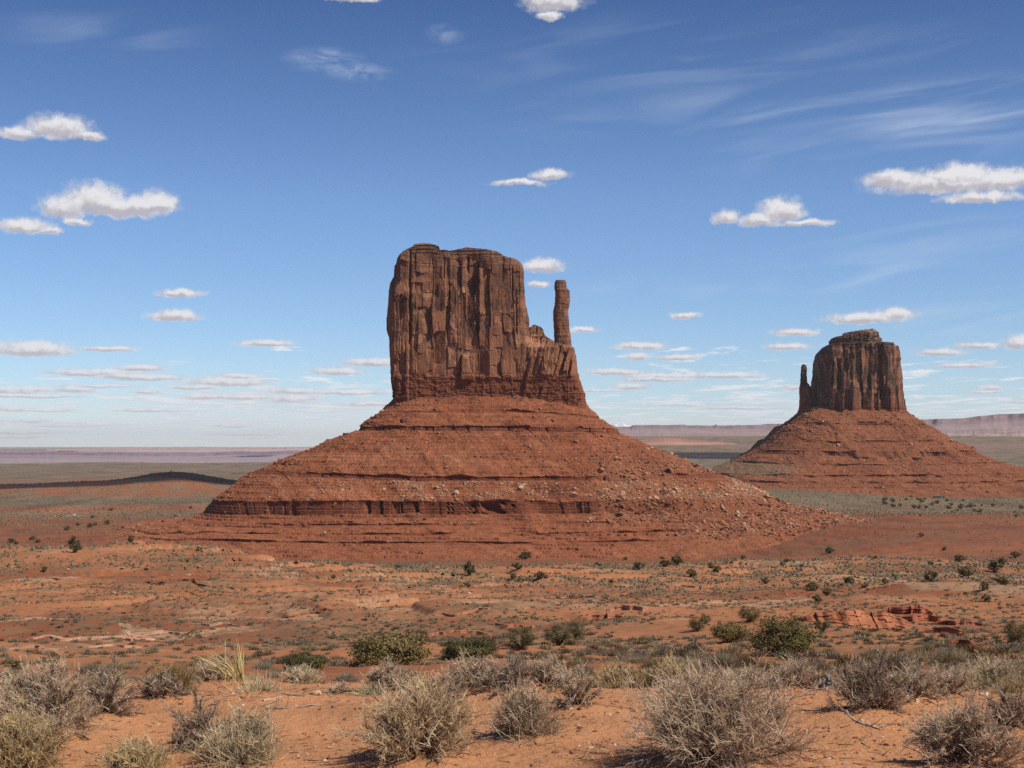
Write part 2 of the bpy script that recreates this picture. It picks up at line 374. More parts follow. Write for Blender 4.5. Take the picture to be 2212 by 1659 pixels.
def build_ground():
    rows = [3.0]
    while rows[-1] < 90000: rows.append(rows[-1] * (1.0045 if 50 < rows[-1] < 700 else 1.0075 if rows[-1] < 4000 else 1.02))
    rows = np.concatenate([[-60000., -3000, -300, -40, -8, -2, 0.6, 1.8], rows])
    a = np.concatenate([np.linspace(-1.45, -0.42, 26)[:-1], np.linspace(-0.42, 0.42, 1001), np.linspace(0.42, 1.45, 26)[1:]])
    tx = np.tan(a)
    R, TX = np.meshgrid(rows, tx, indexing='ij')
    Xg = TX * np.maximum(np.abs(R), 3.0); Yg = R
    Zg = ground_z(Xg, Yg)
    Zg[:5] = -1.7
    c = ground_col(Xg, Yg, Zg)
    o = mesh_np('ground', np.stack([Xg, Yg, Zg], -1), grid_faces(len(rows), len(tx)), M_GROUND, smooth=True, col=c)
    tag(o, 'red and orange desert ground falling away to a wide plain', None, None, 'structure')

# ------------------------------------------------------------------ the two buttes
def loft(zr, xl, xr, yf, yb, nexp, nf, nb):
    """stacked rounded-box rings. per row: z, left, right, front, back. returns P, side normals, fraction across, is_front"""
    t = np.linspace(-1, 1, nf); sf = np.sign(t) * (1 - (1 - np.abs(t)) ** 1.7)
    sb = -np.sin(np.linspace(-1, 1, nb + 2)[1:-1] * math.pi / 2)
    s = np.concatenate([sf, sb]); front = np.concatenate([np.ones(nf, bool), np.zeros(nb, bool)])
    xc = (xl + xr)[:, None] / 2; a = (xr - xl)[:, None] / 2; yc = (yf + yb)[:, None] / 2; b = (yb - yf)[:, None] / 2
    q = (1 - np.abs(s) ** nexp).clip(0) ** (1 / nexp)
    x = xc + a * s; y = yc + np.where(front, -1, 1) * b * q; z = np.broadcast_to(zr[:, None], x.shape).copy()
    nx = np.sign(s) * np.abs(s) ** (nexp - 1) / a; ny = np.where(front, -1, 1) * q ** (nexp - 1) / b
    ln = np.hypot(nx, ny) + 1e-9
    return x, y, z, nx / ln, ny / ln, s, front
def panel(zx, zy, x0, x1, y0, y1, d, top=14, edge=5, bot=6):
    return d * sstep(x0 - edge, x0 + edge, zx) * (1 - sstep(x1 - edge, x1 + edge, zx)) * sstep(y0, y0 + top, zy) * (1 - sstep(y1 - bot, y1 + bot, zy))
def crack(zx, zy, x, y0, y1, w, d):
    return -d * np.exp(-((zx - x) / w) ** 2) * sstep(y0 - 12, y0 + 12, zy) * (1 - sstep(y1 - 12, y1 + 12, zy))
def flakes(zx, zy, sx, sy, seed):
    """irregular flat panels, each at its own depth, with sharp edges (jointed sandstone)"""
    wx = zx + 0.35 * sx * noise2(zx / (1.3 * sx), zy / (1.3 * sy), seed + 1); wy = zy + 0.3 * sy * noise2(zx / sx, zy / sy, seed + 2)
    cx = np.floor(wx / sx); off = hash1(cx.astype(np.int64), seed) * sy
    cy = np.floor((wy + off) / sy)
    f1 = hash1(cx.astype(np.int64) * 57 + cy.astype(np.int64) * 131 + 7, seed + 3)
    return f1 - 0.5
def slabs(zx, zy, sx, sy, seed, mpu, tilt=0.30):
    """broad joint-bounded slabs: own depth and own slight turn, so neighbours catch the light differently"""
    wx = zx + 0.30 * sx * noise2(zx / (1.1 * sx), zy / (1.6 * sy), seed + 1) + 2.2 * noise2(zx / 11., zy / 13., seed + 4)
    wy = zy + 0.30 * sy * noise2(zx / (.8 * sx), zy / sy, seed + 2) + 2.5 * noise2(zx / 9., zy / 15., seed + 6)
    w = wx / sx + 0.32 * noise2(wx / (3.1 * sx), 0 * wx, seed + 8); cx = np.floor(w); fx = w - cx; ci = cx.astype(np.int64)
    q = wy / (sy * (0.6 + 0.9 * hash1(ci, seed + 5))) + hash1(ci, seed); cy = np.floor(q); k = ci * 57 + cy.astype(np.int64) * 131 + 7
    jt = np.exp(-(np.minimum(fx, 1 - fx) * sx / 2.2) ** 2) * (hash1(k, seed + 11) > .6)
    return (hash1(k, seed + 3) - .5) + (hash1(k, seed + 7) - .5) * 2 * tilt * (fx - .5) * sx * mpu - 1.1 * jt
def pillars(zx, zy, sx, seed, p=0.5):
    wx = zx + 0.5 * sx * noise2(zx / (2.2 * sx), zy / 420., seed) + 3 * noise2(zx / 9., zy / 40., seed + 5)
    c = wx / sx; i = np.floor(c); f = c - i
    h = hash1(i.astype(np.int64), seed + 1) - 0.5
    return h, 1 - np.abs(2 * f - 1) ** 4     # step depth, rounded pillar face

def cliff_mesh(name, parent, loc, prof, top, depth, d0, nexp, features, scale, seed, to_u, to_v, nrow=420, nf=620, nb=110, tint=None, strata=None, fullnoise=1.0):
    """prof: list of (zy, left zx, right zx) in picture units; top: (zx, zy) skyline; depth: (front, back) metres"""
    pr = np.array(sorted(prof), float); zy_rows = np.linspace(pr[0, 0], pr[-1, 0], nrow)
    dc = (depth[0] + depth[1]) / 2
    zl = np.interp(zy_rows, pr[:, 0], pr[:, 1]); zr_ = np.interp(zy_rows, pr[:, 0], pr[:, 2])
    # ragged outline
    rag = 5.0 * fbm2(zy_rows / 38., 0 * zy_rows + 3, 4, seed); rag2 = 5.0 * fbm2(zy_rows / 38., 0 * zy_rows + 9, 4, seed)
    xl = X(to_u(zl + rag), dc); xr = X(to_u(zr_ + rag2), dc)
    zrow = Z(to_v(zy_rows), dc - 0.25 * (depth[1] - depth[0]))
    yf = np.full(nrow, float(depth[0])); yb = np.full(nrow, float(depth[1]))
    w = xr - xl; narrow = np.clip(w / (depth[1] - depth[0]) * 1.3, 0.25, 1)     # narrow spires are not deep walls
    mid = (yf + yb) / 2; half = (yb - yf) / 2 * narrow; yf = mid - half; yb = mid + half
    x, y, z, nx, ny, s, front = loft(zrow, xl, xr, yf, yb, nexp, nf, nb)
    zy = np.broadcast_to(zy_rows[:, None], x.shape)
    u = x / np.maximum(y, 1) * F + CU; zx = (u - to_u(0.0)) / (to_u(1.0) - to_u(0.0))
    rel = features(zx, zy)
    rel = np.where(front, rel * (1 - 0.85 * nx ** 2), rel * 0.0)
    fb = fbm3(x / 6., y / 6., z / 16., 4, seed + 20) * 0.55 + fbm3(x / 1.6, y / 1.6, z / 1.6, 3, seed + 24) * 0.16
    rel = rel + fb * fullnoise
    if strata is not None: rel = rel + strata(zx, zy, z)
    x2 = x + nx * rel; y2 = y + ny * rel
    # skyline
    tp = np.array(top, float); tz = Z(to_v(np.interp(zx, tp[:, 0], tp[:, 1]) + 3.0 * fbm2(zx / 14., y / 6., 3, seed + 33)), dc - 0.25 * (depth[1] - depth[0]))
    z2 = np.minimum(z, tz)
    c = tint(zx, zy, rel, nx, front, x, z)
    # roof rows closing the top towards the ridge line
    k = np.linspace(0, 1, 26)[1:, None]
    ym = (yf[0] + yb[0]) / 2
    rx = np.broadcast_to(x2[0], (25, x.shape[1])); ry = y2[0] + (ym - y2[0]) * k
    rz = z2[0] + 1.2 * fbm2(rx / 6., ry / 6., 3, seed + 40) * np.minimum(1, k * 5) + 0.6 * k
    Vx = np.concatenate([rx[::-1], x2]); Vy = np.concatenate([ry[::-1], y2]); Vz = np.concatenate([rz[::-1], z2])
    cc = np.concatenate([np.broadcast_to(c[0], (25,) + c.shape[1:]), c])
    V = np.stack([Vx, Vy, Vz], -1).reshape(-1, 3)
    o = mesh_np(name, local(V, loc), grid_faces(nrow + 25, x.shape[1], True), M_CLIFF, parent, smooth=False, col=cc.reshape(-1, 3))
    return o

def talus_mesh(name, parent, loc, lev, ncolf, ncolb, sub, ledges, gully, tintf, seed, bury):
    """lev rows: v_front, d_front, u_left, u_right, y_centre, y_back, dz_left, dz_right, exponent"""
    L = np.array(lev, float)
    zf = Z(L[:, 0], L[:, 1]); cy = L[:, 4]; xl = X(L[:, 2], cy); xr = X(L[:, 3], cy); cx = X(1000 if seed == 3 else 1870, cy) * 0 + (xl + xr) / 2
    # rows: subdivide each interval, steep ones densely
    tt = []; 
    for i in range(len(L) - 1): tt += list(i + np.linspace(0, 1, sub[i] + 1)[:-1])
    tt = np.array(tt + [len(L) - 1.0]); I = np.arange(len(L))
    g = lambda a: np.interp(tt, I, a)[:, None]
    th = np.concatenate([np.linspace(-math.pi, 0, ncolf), np.linspace(0, math.pi, ncolb + 2)[1:-1]])
    # denser sampling is on the front half (sin < 0)
    c_, s_ = np.cos(th)[None, :], np.sin(th)[None, :]
    n = g(L[:, 8])
    px = np.sign(c_) * np.abs(c_) ** (2 / n); py = np.sign(s_) * np.abs(s_) ** (2 / n)
    CX = g(cx); a_l = CX - g(xl); a_r = g(xr) - CX; CY = g(cy); b_f = CY - g(L[:, 1]); b_b = g(L[:, 5]) - CY
    x = CX + np.where(px < 0, a_l, a_r) * px; y = CY + np.where(py < 0, b_f, b_b) * py
    z = g(zf) + np.where(px < 0, g(L[:, 6]), g(L[:, 7])) * np.abs(px) ** 2 + 0 * x
    # unit outward direction in plan
    ox = x - CX; oy = (y - CY) * (g(xr - xl) / 2 / np.maximum(b_f, 1)); ln = np.hypot(ox, oy) + 1e-6; ox, oy = ox / ln, oy / ln
    T_ = np.broadcast_to(tt[:, None], x.shape)
    u = x / np.maximum(y, 1) * F + CU
    bur = bury(u, y, T_)                                        # 0..1: ledges hidden under rubble
    lm = np.zeros_like(x)
    arc = x + 0.6 * y
    for (i0, overh, rough, crackd, cracks) in ledges:
        w = (sstep(i0 - 0.35, i0 - 0.02, T_) * (1 - sstep(i0 + 1.0, i0 + 1.35, T_)))
        face = sstep(i0 + 0.02, i0 + 0.10, T_) * (1 - sstep(i0 + 0.98, i0 + 1.02, T_))
        wob = rough * (fbm2(arc / 34., 0 * arc + i0, 3, seed + 7) * 1.6 + (hash1(np.floor(arc / 7. + 0.7 * noise2(arc / 11., z / 50., seed)).astype(np.int64), int(i0)) - 0.5) * 0.7)
        minor = overh == 0.8 and i0 != 6 or seed == 23
        br = sstep(-0.25, 0.45, noise2(arc / 48., 0 * arc + 3.3 * i0, seed + 9) + 0.16) if minor else sstep(-0.75, 0.1, noise2(arc / 60., 0 * arc + 3.3 * i0, seed + 9) + 0.3)       # gaps where the ledge is broken down
        hgt = zf[i0] - zf[i0 + 1]; dd = wob * w - overh * face * br + (1 - br) * 1.45 * hgt * np.clip(T_ - i0, 0, 1) * (1 - np.clip(T_ - i0 - 1, 0, 1))
        ck = np.zeros_like(x)
        for (uc, wd) in cracks: ck = np.maximum(ck, np.exp(-((u + 2.0 * noise2(z / 3., 0 * z, seed + 2) - uc) / wd) ** 4))
        rnd = sstep(0.45, 0.65, np.abs(noise2(arc / 6.5 + 1.4 * noise2(arc / 23., 0 * arc, 8), z / 60., seed + 13))) * sstep(-0.1, 0.3, noise2(arc / 44., 0 * arc, seed + 31))
        dd = dd - crackd * np.maximum(ck, 0.30 * rnd) * face
        dd = dd + face * 0.55 * (hash1(np.floor(z / 1.15 + 0.25 * noise2(arc / 8., z, seed)).astype(np.int64), 5) - 0.5)   # beds
        x = x + ox * dd * (1 - bur); y = y + oy * dd * (1 - bur)
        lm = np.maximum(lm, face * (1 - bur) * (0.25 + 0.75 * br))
    # slopes: gullies, debris cones, stones
    slope = 1 - lm
    gl = 2.6 * fbm2(arc / 62., T_ * 0.55, 3, seed + 21) * sstep(0.5, 2, T_) + 1.6 * sstep(0.05, 0.5, noise2(arc / 30. + 0.3 * noise2(arc / 60., T_, 4), T_ * 0.3, seed + 23)) + gully * (np.abs(noise2(arc / 17. + 0.5 * noise2(arc / 40., T_ * 1.2, seed), T_ * 0.35, seed + 3)) - 0.25) * 2
    rough = fbm3(x / 14., y / 14., z / 14., 5, seed + 5, 0.55) * 2.4 + fbm3(x / 2.2, y / 2.2, z / 2.2, 3, seed + 8) * 0.8
    amp = sstep(0, 0.6, T_) * (1 - sstep(len(L) - 1.6, len(L) - 1, T_))
    hh = (gl + rough) * slope * amp
    hh = hh + bur * amp * (fbm3(x / 30., y / 30., z / 30., 3, seed + 61) * 4)
    x = x + ox * hh * 0.55; y = y + oy * hh * 0.55; z = z + hh * 0.75
    # minor beds: stepping of the slope with height
    zb = z + 0.8 * noise2(arc / 60., 0 * arc, seed + 15)
    stp = 2.3; fr = zb / stp - np.floor(zb / stp)
    bm = sstep(0.0, 0.3, noise2(arc / 50., np.floor(zb / stp) * 3.7, seed + 17) + 0.05) * slope * amp * (1 - bur) * 0.8
    z = z + bm * stp * (sstep(0.38, 0.62, fr) - fr)
    c = tintf(u, T_, z, lm, bur, arc, x, y)
    V = np.stack([x, y, z], -1)
    o = mesh_np(name, local(V.reshape(-1, 3), loc), grid_faces(len(tt), x.shape[1], True), M_TALUS, parent, smooth=False, col=c.reshape(-1, 3))
    return o, V, T_, bur, u

RT = np.array((0.275, 0.094, 0.046)); RD = np.array((0.185, 0.060, 0.033)); RL = np.array((0.36, 0.155, 0.083)); VARN = np.array((0.110, 0.063, 0.047))
CL = np.array((0.285, 0.130, 0.074)); CLB = np.array((0.40, 0.20, 0.118)); CAPC = np.array((0.25, 0.145, 0.095))

# -- west butte --------------------------------------------------------------
WU = lambda zx: 777.7 + np.asarray(zx) * 0.26036
WV = lambda zy: 483.9 + np.asarray(zy) * 0.26036
def west_features(zx, zy):
    wx = zx + 7 * noise2(zx / 60., zy / 55., 2) + 2.5 * noise2(zx / 14., zy / 16., 3); wy = zy + 10 * noise2(zx / 45., zy / 60., 4)
    r = 0
    P = lambda *a, **k: panel(wx, wy, *a, **k)
    r = r + P(200, 405, 452, 1600, 2.6, top=170, edge=7) + P(250, 300, 640, 1600, 0.8, top=60)
    r = r + crack(wx, wy, 413, 240, 1010, 7, 3.2) + crack(wx, wy, 425, 640, 960, 7, 1.6) + crack(wx, wy, 376, 990, 1260, 5, 1.6)
    r = r + P(430, 620, 380, 1260, 0.9, top=40) - P(412, 516, 503, 560, 1.5, top=3, bot=50) + P(515, 608, 575, 720, 1.0, top=70, bot=40)
    r = r - P(476, 556, 702, 800, 1.6, top=3, bot=70) - P(530, 598, 928, 1040, 1.2, top=3, bot=40) - P(556, 615, 1036, 1120, 0.8, top=3, bot=40)
    r = r + P(622, 716, 340, 1260, 0.5, top=30) - P(622, 648, 506, 612, 1.5, top=20, bot=30) + P(560, 640, 840, 935, 0.7, top=20, bot=12)
    r = r - P(712, 744, 300, 900, 1.1) + P(745, 800, 470, 1000, 0.9, top=40) - P(800, 884, 375, 530, 0.8, bot=60) + P(796, 884, 528, 700, 1.2, top=90, bot=50)
    r = r + P(728, 826, 640, 1200, 1.1, top=380, edge=6) + crack(wx, wy, 742, 560, 860, 5, 1.4) + crack(wx, wy, 700, 300, 470, 7, 1.6)
    r = r - P(884, 988, 262, 1010, 3.0, top=40, edge=6, bot=90) - P(876, 902, 285, 420, 2.2, top=8, bot=30)
    r = r + P(988, 1252, 300, 1290, 1.0, top=30) - P(960, 1082, 762, 860, 1.7, top=3, bot=40) - P(1100, 1160, 930, 1010, 0.7, top=3, bot=60)
    r = r + crack(wx, wy, 1262, 380, 720, 6, 2.0) + crack(wx, wy, 1298, 560, 930, 6, 2.2) - P(1300, 1328, 400, 612, 1.4) + crack(wx, wy, 1240, 300, 560, 4, 1.0)
    r = r + crack(wx, wy, 1055, 400, 500, 4, .9) + crack(wx, wy, 1145, 560, 690, 4, .7) - P(1130, 1165, 770, 830, .7, top=3)
    r = r + P(836, 950, 1078, 1300, 2.8, top=55, edge=5) + P(880, 920, 1000, 1060, 0.7, top=20)
    r = r + P(1000, 1132, 1052, 1184, 0.8, top=4, bot=3) - P(1180, 1250, 1265, 1290, 0.6, top=3)
    r = r + P(1250, 1420, 930, 1300, 1.0, top=160) - P(300, 345, 1135, 1250, .9, top=4)
    hgt = sstep(240, 330, zy) * (1 - 0.75 * sstep(1235, 1290, zy))
    h1, p1 = pillars(zx, zy, 118, 5); h2, p2 = pillars(zx, zy, 37, 9)
    r = r + hgt * (0.9 * h1 + 0.6 * p1)
    r = r + hgt * (1.7 * slabs(zx, zy, 120, 250, 21, .115, .26) + 0.5 * slabs(zx, zy, 52, 110, 25, .115, .3) * sstep(-.15, .2, noise2(zx / 90., zy / 110., 66)))
    # jointed bedded base
    b = sstep(1250, 1275, zy)
    h3, p3 = pillars(zx, zy, 23, 15)
    r = r + b * (1.1 + (0.7 * h3 + 0.3 * p3) * sstep(-.2, .2, noise2(zx / 60., zy / 60., 67)) + 0.8 * flakes(zx, zy, 30, 22, 68)) - b * 1.7 * (np.exp(-((zx - 360) / 13) ** 2) + np.exp(-((zx - 300) / 9) ** 2)) * (1 - sstep(1425, 1440, zy))
    return r
def west_strata(zx, zy, z):
    wz = zy + 5 * noise2(zx / 90., zy / 300., 71)
    top = (1 - sstep(300, 400, zy)); bot = sstep(1250, 1275, zy)
    bed = hash1(np.floor(wz / 15.).astype(np.int64) + 9 * np.floor(zx / 160. + noise2(zx / 50., zy / 20., 5)).astype(np.int64), 3) - 0.5
    bed2 = (hash1(np.floor(wz / 8.).astype(np.int64), 8) - 0.5) * sstep(-.2, .3, noise2(zx / 70., zy / 12., 69))
    return (top * 1.0 + bot * 0.6) * bed + (top + bot) * 0.5 * bed2
FRESH_SUNLIT = [(345,530,52,95,.95),(352,1000,40,220,.7),(560,600,45,34,.9),(842,570,36,62,.8),(765,960,34,200,.75),(892,1092,52,24,.9),(900,1190,40,90,.5),(1032,832,36,22,.9),(1400,968,44,28,.95),(1545,1220,50,60,.8),(1490,1010,90,50,.85),(470,960,50,60,.7),(515,475,95,26,.5),(600,900,20,60,.6),(440,1180,60,60,.5),(1300,960,60,60,.5)]  # fresher rock patches; brightness of sunlit sloping faces is painted in too
def cliff_tint(base_y, seed, varn_amt=1.0):
    def f(zx, zy, rel, nx, front, x, z):
        c = np.broadcast_to(CL, zx.shape + (3,))
        v = 0.7 * fbm2(zx / 34., zy / 150., 4, seed) + 1.1 * fbm2(zx / 120., zy / 150., 3, seed + 4) + 0.35 * flakes(zx, zy, 92, 240, 21)
        c = lerp(c, VARN * 1.05, varn_amt * 0.74 * sstep(-0.22, 0.22, v) * sstep(300, 420, zy) * (1 - 0.85 * sstep(base_y - 360, base_y - 90, zy)))
        br = fbm2(zx / 55., zy / 70., 4, seed + 9)
        c = lerp(c, CLB, 0.75 * sstep(0.22, 0.42, br) * sstep(380, 460, zy) * (1 - sstep(base_y - 60, base_y, zy)))
        br2 = fbm2(zx / 22., zy / 48., 4, seed + 15) + 0.5 * flakes(zx, zy, 40, 80, 25)
        for (px_, py_, ax, ay, am) in FRESH_SUNLIT: c = lerp(c, CLB * 1.08, am * (1 - sstep(0.70, 0.90, np.hypot((zx - px_) / ax, (zy - py_) / ay) + 0.8 * br2)))
        c = lerp(c, CAPC * 0.8, 0.8 * (1 - sstep(250, 420, zy + 30 * br)))
        st = noise2(zy / 7. + noise2(zx / 80., 0 * zx, seed), zx / 400., seed + 12)
        c = c * (1 + 0.16 * st)[..., None]
        c = lerp(c, RD * 1.05, 0.75 * sstep(base_y - 20, base_y + 25, zy))
        return c
    return f
def build_west():
    d0 = 1500.0; loc = (X(1050, 1540), 1540.0, -91.0)
    t = thing('sandstone_butte', 'large red sandstone butte in the middle with a thin spire standing off its right shoulder', 'butte', loc)
    body = [(150,445,660),(205,400,1000),(235,362,1140),(265,327,1240),(320,320,1330),(350,303,1348),(385,300,1356),(450,294,1358),(455,285,1358),(500,263,1360),(580,257,1363),
            (640,252,1370),(680,249,1375),(740,243,1388),(780,240,1398),(850,240,1402),(900,242,1404),(950,258,1410),(1100,265,1425),(1270,275,1440),(1400,290,1450),(1560,300,1460)]
    top = [(240,420),(300,345),(322,275),(360,238),(440,206),(452,182),(510,160),(580,170),(602,186),(655,206),(662,238),(700,232),(740,243),(790,236),(880,214),(950,220),(1080,230),(1150,250),(1190,284),(1310,308),(1338,332),(1356,385),(1364,430)]
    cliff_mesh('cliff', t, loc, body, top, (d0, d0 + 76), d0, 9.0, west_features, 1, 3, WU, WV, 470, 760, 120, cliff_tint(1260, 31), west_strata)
    # lower shoulder between block and spire, running down to the right foot
    sh = [(830,1424,1500),(850,1405,1516),(915,1385,1540),(965,1370,1615),(1010,1360,1748),(1030,1350,1780),(1080,1340,1790),(1200,1330,1800),(1290,1320,1816),(1340,1310,1838),(1380,1300,1846),(1412,1290,1866),(1520,1280,1872),(1580,1280,1880)]
    st = [(1330,985),(1385,955),(1402,852),(1424,850),(1442,832),(1500,850),(1516,870),(1522,922),(1560,940),(1600,962),(1630,985),(1700,1005),(1758,1012),(1780,1032),(1792,1082),(1810,1150)]
    def shf(zx, zy):
        wx = zx + 9 * noise2(zx / 50., zy / 50., 6)
        h1, p1 = pillars(zx + 0.25 * zy, zy, 62, 35); h2, p2 = pillars(zx, zy, 26, 38)
        r = 1.6 * h1 + 0.9 * p1 + 1.8 * slabs(zx + 0.3 * zy, zy, 66, 140, 44, .115, .4) + 0.7 * slabs(zx, zy, 30, 60, 47, .115, .35)
        r = r - 3.2 * (1 - sstep(960, 1180, zy - 0.25 * (zx - 1400))) * sstep(1390, 1440, zx) * sstep(925, 950, zy)     # leans back towards the saddle
        r = r + panel(wx, zy, 1470, 1600, 1060, 1290, 1.6, top=60) + crack(wx, zy, 1475, 1040, 1240, 6, 1.5)
        b = sstep(1250, 1275, zy); h3, p3 = pillars(zx, zy, 26, 15)
        return r * (1 - 0.5 * b) + b * (0.8 + (0.7 * h3 + 0.2 * p3) * sstep(-.2, .2, noise2(zx / 60., zy / 60., 67)) + 0.9 * flakes(zx, zy, 34, 24, 68))
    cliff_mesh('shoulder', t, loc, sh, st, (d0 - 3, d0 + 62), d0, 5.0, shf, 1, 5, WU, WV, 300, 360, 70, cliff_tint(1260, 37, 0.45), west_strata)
    sp = [(463,1622,1705),(480,1616,1712),(525,1613,1714),(535,1614,1726),(552,1618,1741),(590,1620,1742),(640,1619,1740),(700,1607,1730),(740,1604,1728),(780,1604,1730),(880,1608,1740),(960,1612,1750),(1010,1614,1756),(1120,1618,1762),(1240,1620,1770)]
    stp = [(1604,500),(1614,478),(1626,464),(1700,463),(1712,480),(1716,530),(1742,556)]
    def spf(zx, zy):
        return 0.5 * flakes(zx, zy, 60, 110, 54) + 0.5 * fbm2(zx / 40., zy / 90., 3, 57) - crack(zx, zy * 0 + 1, 0, 0, 0, 1, 0) - 0.5 * np.exp(-((zy - 533) / 5) ** 2)
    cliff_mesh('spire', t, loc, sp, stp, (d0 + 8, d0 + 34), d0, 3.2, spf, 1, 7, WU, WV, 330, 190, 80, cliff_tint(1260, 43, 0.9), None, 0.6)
    # rubble skirt with its ledges; rows from the foot of the cliff outwards
    lev = [  # v_front, d_front, u_left, u_right, y_c, y_back, dzl, dzr, n
        (846, 1506, 862, 1255, 1542, 1572, -2, -4, 5.0),
        (862, 1494, 848, 1270, 1540, 1588, -2, -7, 4.5),
        (887, 1476, 822, 1292, 1538, 1605, -1, -6, 4.0),
        (891, 1474, 818, 1296, 1538, 1607, -1, -6, 4.0),
        (920, 1452, 783, 1330, 1535, 1630, 0, -3, 3.8),
        (931, 1451, 777, 1337, 1535, 1632, 0, -3, 3.8),
        (1030, 1392, 575, 1535, 1515, 1700, 6, 2, 3.3),
        (1039, 1391, 548, 1552, 1512, 1702, 6, 2, 3.3),
        (1082, 1362, 478, 1640, 1490, 1735, -1, 3, 3.3),
        (1111, 1361, 452, 1690, 1488, 1738, -3, 3, 3.2),
        (1131, 1338, 375, 1768, 1472, 1790, -5, 5, 2.8),
        (1136, 1337, 366, 1778, 1470, 1794, -5, 5, 2.8),
        (1152, 1316, 300, 1815, 1465, 1830, -2, 8, 2.6),
        (1156, 1315, 292, 1822, 1464, 1834, -2, 8, 2.6),
        (1172, 1290, 230, 1865, 1458, 1880, 3, 10, 2.4),
        (1177, 1289, 224, 1872, 1457, 1884, 3, 10, 2.4),
        (1206, 1246, 150, 1930, 1440, 1950, 4, 8, 2.3),
        (1232, 1200, 60, 2010, 1420, 2020, -14, -14, 2.2)]
    sub = [12, 22, 5, 24, 12, 70, 10, 40, 30, 28, 8, 20, 8, 20, 8, 30, 16]
    lv3 = [(793,5.5),(822,1.6),(868,2),(900,4),(968,1.5),(976,1.5),(1023,2),(1049,3.6),(1072,6),(1088,2),(1110,1.4),(1255,2),(1270,2),(612,1.6)]
    ledges = [(2, 0.8, 1.2, 1.0, []), (4, 0.9, 2.2, 1.8, [(825,3),(920,3),(935,2),(1010,3),(1100,3),(1180,3)]), (6, 0.8, 2.0, 1.8, [(570,4),(640,5),(690,3),(880,4),(1010,3),(1070,3)]),
              (8, 0.55, 2.6, 4.5, lv3), (10, 0.8, 1.5, 0.8, []), (12, 0.8, 1.5, .8, []), (14, 0.8, 1.5, .8, [])]
    def bury(u, y, T):
        n = 40 * fbm2(u / 60., T * 2, 3, 99)
        r = sstep(1235, 1330, u + n) * sstep(5.2, 6.0, T) * (1 - sstep(9.6, 10.5, T) * (1 - sstep(1380, 1500, u + n)))
        r = np.maximum(r, sstep(9.7, 10.2, T) * (1 - sstep(360, 520, u + 0.5 * n)))
        r = r * (1 - (sstep(1440, 1470, u) * (1 - sstep(1560, 1580, u)) * sstep(5.9, 6.05, T) * (1 - sstep(7.2, 7.6, T))))
        return r
    def tt(u, T, z, lm, bur, arc, x, y):
        n = fbm3(x / 40., y / 40., z / 25., 4, 70); n2 = fbm3(x / 6., y / 6., z / 6., 3, 74)
        c = lerp(np.broadcast_to(RT, u.shape + (3,)), RL, 0.45 * sstep(0.0, 0.5, n + 0.4 * n2) + 0.22 * bur)
        c = lerp(c, RD, 0.65 * sstep(0.1, 0.45, -n) * (1 - bur))
        beds = noise2(z / 1.2, arc / 200., 78)
        c = c * (1 + 0.32 * beds * (1 - bur) + 0.22 * fbm2(arc / 15., T * 0.35, 4, 79) + 0.15 * n2)[..., None]
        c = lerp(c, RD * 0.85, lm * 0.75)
        c = lerp(c, RT * np.array((1.12, 1.15, 1.15)), sstep(9.6, 10.6, T) * 0.5)
        c = lerp(c, TAN * 0.8, 0.35 * bur * sstep(0.0, 0.4, n2))
        return c
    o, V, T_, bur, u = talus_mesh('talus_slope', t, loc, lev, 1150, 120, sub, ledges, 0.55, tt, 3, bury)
    return V, T_, bur, u

# -- east butte --------------------------------------------------------------
EU = lambda zx: 1555.4 + np.asarray(zx) * 0.29689
EV = lambda zy: 674.0 + np.asarray(zy) * 0.29689
def east_features(zx, zy):
    wx = zx + 9 * noise2(zx / 60., zy / 70., 12) + 3 * noise2(zx / 16., zy / 18., 13); wy = zy + 9 * noise2(zx / 50., zy / 50., 14)
    P = lambda *a, **k: panel(wx, wy, *a, **k)
    r = -0.253 * 1.05 * np.clip(812 - zx, 0, 170) * sstep(-20, 30, zy - (258 + (790 - zx) * 1.9))
    r = r + P(700, 940, 255, 330, 3.5, top=40, bot=50)
    r = r - P(700, 800, 330, 800, 4, top=60) + P(800, 850, 330, 720, 2.5, top=30) - P(850, 880, 340, 560, 6, top=30) + P(880, 940, 320, 720, 3, top=30)
    r = r + P(776, 800, 560, 800, 5, top=40, edge=4) + P(866, 898, 590, 800, 5, top=30, edge=4) - P(905, 955, 560, 800, 6, top=90)
    r = r + P(955, 1015, 490, 800, 6, top=90, edge=6) + P(1015, 1080, 560, 800, 4, top=60) + P(1080, 1165, 540, 800, 4.5, top=60) + P(1116, 1150, 510, 600, 2, top=40)
    r = r + P(940, 1150, 270, 560, 1.5, top=30) - P(1145, 1184, 235, 640, 8, top=30, edge=5) - P(1168, 1222, 540, 800, 7, top=60) + P(1184, 1400, 240, 800, 2.5, top=30) + P(1212, 1248, 535, 800, 5, top=50, edge=5)
    r = r + crack(wx, wy, 945, 270, 500, 8, 3) + crack(wx, wy, 1080, 380, 540, 3, 1.5) + crack(wx, wy, 1100, 260, 330, 7, 3)
    h1, p1 = pillars(zx, zy, 70, 65); h2, p2 = pillars(zx, zy, 24, 69)
    r = 1.15 * r + 1.8 * h1 + 1.6 * p1 + 2.0 * slabs(zx, zy, 64, 190, 84, .253, .30)
    return r
def east_strata(zx, zy, z):
    wz = zy + 4 * noise2(zx / 60., zy / 200., 171); bot = sstep(640, 670, zy); top = 1 - sstep(240, 280, zy)
    return (top * 1.4 + bot * 1.2) * (hash1(np.floor(wz / 9.).astype(np.int64), 13) - 0.5)
